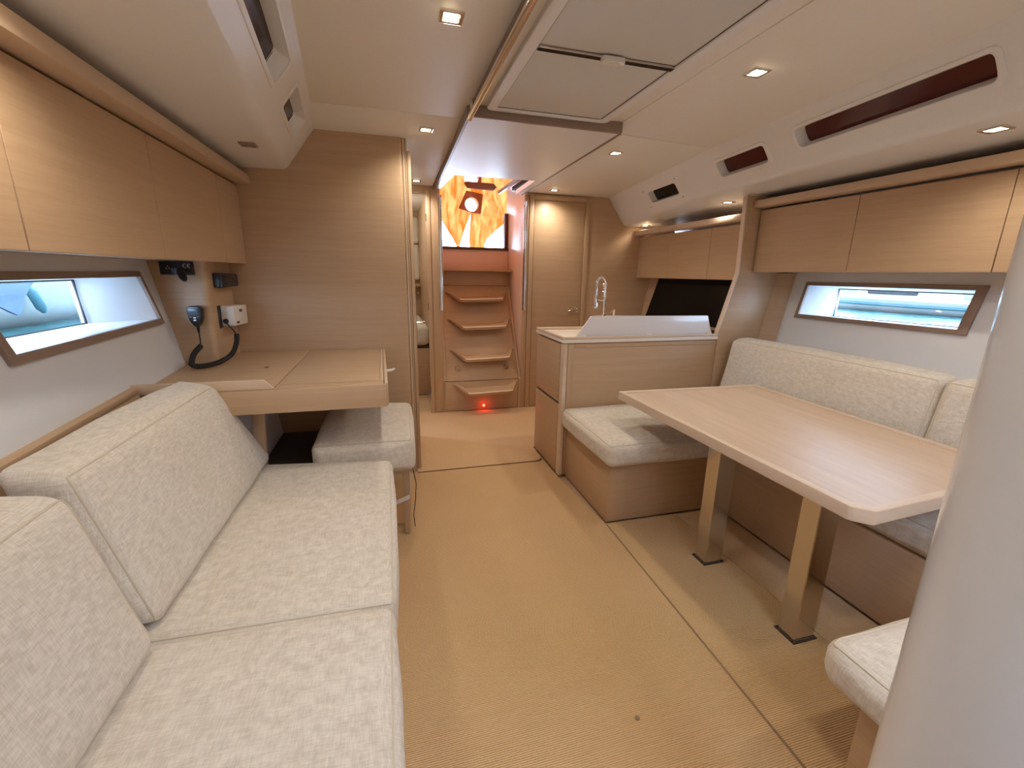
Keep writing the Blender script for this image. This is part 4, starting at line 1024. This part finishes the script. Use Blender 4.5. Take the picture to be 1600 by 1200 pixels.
downlight(1.332, 1.526, 2.0, 'lit downlight in the ceiling above the dining table')
downlight(1.367, 2.650, ceil_z(2.65), 'lit downlight in the ceiling above the galley unit')
downlight(1.405, 3.79, ceil_z(3.79), 'lit downlight in the ceiling before the aft cabin door')
downlight(2.030, 1.170, soffit_z(1) - 0.003, 'lit downlight under the right side deck beside the long red window', power=0.7)
downlight(2.290, 2.735, soffit_z(2.735) - 0.005, 'lit downlight under the side deck above the galley lockers next to the divider', power=0.7)
downlight(2.330, 3.83, soffit_z(3.83) - 0.004, 'lit downlight in the far corner above the galley lockers', power=0.7)
downlight(-0.540, 2.265, soffit_z(2) - 0.002, 'unlit brown square lamp under the left side deck', lit=False, s=0.032)
downlight(-0.530, 1.10, soffit_z(1) - 0.002, 'lit downlight under the left side deck at the top edge of the photo', power=0.8)
downlight(0.216, 0.25, 2.0, 'unseen ceiling downlight over the sofa, added for warm fill', power=1.0)  # out-of-view lamp added to warm the near sofa and floor
downlight(1.332, 0.25, 2.0, 'unseen ceiling downlight over the near bench, added for warm fill', power=1.0)  # second added lamp out of view, warms the near bench side

# ------------------------------------------------------------------ outside: water, neighbouring boats, quay
WZ = 0.35
struct(link('sea', merge(([(-60, -30, WZ), (-1.6, -30, WZ), (-1.6, 60, WZ), (-60, 60, WZ)], [(0, 1, 2, 3)]), ([(3.2, -30, WZ), (90, -30, WZ), (90, 60, WZ), (3.2, 60, WZ)], [(0, 1, 2, 3)])), 'water', base=(0, 0, WZ), smooth=False), 'teal marina water outside the hull windows', 'water')

def moored_boat(cx_, cy_, rot, length, beam, label, name='moored_boat', trim=True, free=1.0):
    t = thing(name, (cx_, cy_, WZ), label, 'boat')
    Rm = Matrix.Rotation(rot, 3, 'Z')
    def W(x, y, z):
        p = Rm @ Vector((x, y, 0)); return (cx_ + p.x, cy_ + p.y, WZ + z)
    rings = []
    for k in range(13):
        s = k / 12; yy = (s - 0.45) * length
        w = beam / 2 * (1 - max(0, (s - 0.45) / 0.55) ** 2.2) * (0.86 + 0.14 * min(1, s / 0.3)) + 0.02
        sh_ = free * (1.0 + 0.35 * s * s)
        rings.append([W(-w * 0.55, yy, -0.1), W(-w * 0.9, yy, 0.3 * free), W(-w, yy, sh_), W(0, yy, sh_ + 0.06), W(w, yy, sh_), W(w * 0.9, yy, 0.3 * free), W(w * 0.55, yy, -0.1)])
    link('hull', loft(rings), 'boatwhite', t, angle=50)
    stripe = []
    for r in (rings,):
        for i in ((1, 5) if trim else ()):
            pts = [Vector(q[i]) * 0.55 + Vector(q[i + (1 if i == 1 else -1)]) * 0.45 for q in r]
            pts = [p + (p - Vector((cx_, cy_, p.z))).normalized() * 0.01 for p in pts]
            link('stripe', tube(pts, 0.045, 6), 'teal', t)
    cab = []
    for z, k in ((free + 0.02, 1.0), (free + 0.42, 0.88), (free + 0.48, 0.82)):
        cab.append([W(-beam * 0.3 * k, -length * 0.2 * k, z), W(beam * 0.3 * k, -length * 0.2 * k, z), W(beam * 0.24 * k, length * 0.18 * k, z), W(-beam * 0.24 * k, length * 0.18 * k, z)])
    link('cabin', loft(cab), 'boatwhite', t, bevel=0.04)
    for sx in (-1, 1):
        link('cabin_window', tube([W(sx * beam * 0.285, -length * 0.13, free + 0.22), W(sx * beam * 0.25, length * 0.10, free + 0.22)], 0.07, 6), 'blackglass', t)
    link('mast_pole', tube([W(0, 0.1 * length, 1.5), W(0, 0.1 * length, 11)], 0.07, 8), 'boatwhite', t)
    return t
moored_boat(15.6, 10.3, R(4), 6.0, 2.6, 'white moored boat nearer the galley end of the right hull window view', free=0.36)
moored_boat(14.0, 4.6, R(-5), 5.4, 2.4, 'white moored boat nearer the mast end of the right hull window view', free=0.36)
tag(link('floating_pontoon', box(10.2, 10.7, 2, 24, WZ - 0.1, WZ + 0.05), 'quay', bevel=0.02), 'pale floating pontoon on the water beyond the right hull window', 'pontoon')
struct(link('quay_wall', box(34, 36, -25, 60, WZ - 0.5, WZ + 2.2), 'quay', bevel=0.05), 'pale quay wall across the marina', 'wall')
moored_boat(-6.7, 7.6, R(-3), 12, 3.4, 'white boat moored alongside beyond the left hull window', trim=False)
def drape():
    rings = []
    for i in range(15):
        u = i / 14; yy = 4.70 + 1.02 * u
        depth = 0.12 + 0.36 * max(0, 1 - abs(u - 0.56) / 0.44) ** 0.8
        rings.append([(-3.42 + 0.04 * math.sin(9 * u + 3 * w), yy, 1.28 - depth * w) for w in [k / 8 for k in range(9)]])
    front = loft(rings, close=False, cap=False)
    back = ([(x - 0.02, y, z) for x, y, z in front[0]], [q[::-1] for q in front[1]])
    return merge(front, back)
fd = thing('boat_fender', (-4.93, 8.1, 0.55), 'dark slanting fender on the white boat beyond the left hull window', 'fender')
link('body', tube([(-4.93, 8.18, 0.60), (-4.93, 8.14, 0.68), (-4.93, 8.02, 0.92), (-4.93, 7.98, 0.98)], [0.03, 0.07, 0.07, 0.03], 10), 'teal', fd)
link('lanyard', tube([(-4.93, 7.98, 0.98), (-4.92, 7.9, 1.36)], 0.008, 6), 'teal', fd)
tag(link('boat_canvas', drape(), 'bluecover'), 'blue-grey canvas hanging outside the left hull window', 'canvas')

# ------------------------------------------------------------------ groups of alike things
GROUPS = dict(bench_cushion='dinette seat cushions', seat_cushion='sofa seat cushions', overhead_locker='oak overhead lockers', dinette_bench='dinette benches', moored_boat='boats moored outside')
for o in list(COL.objects):
    st_ = o.name.split('.')[0]
    if o.parent is None and st_ in GROUPS and 'category' in o: o['group'] = GROUPS[st_]
    if o.parent is None and st_ == 'back_cushion': o['group'] = 'sofa back cushions' if o.location.x < 0 else 'dinette back cushions'
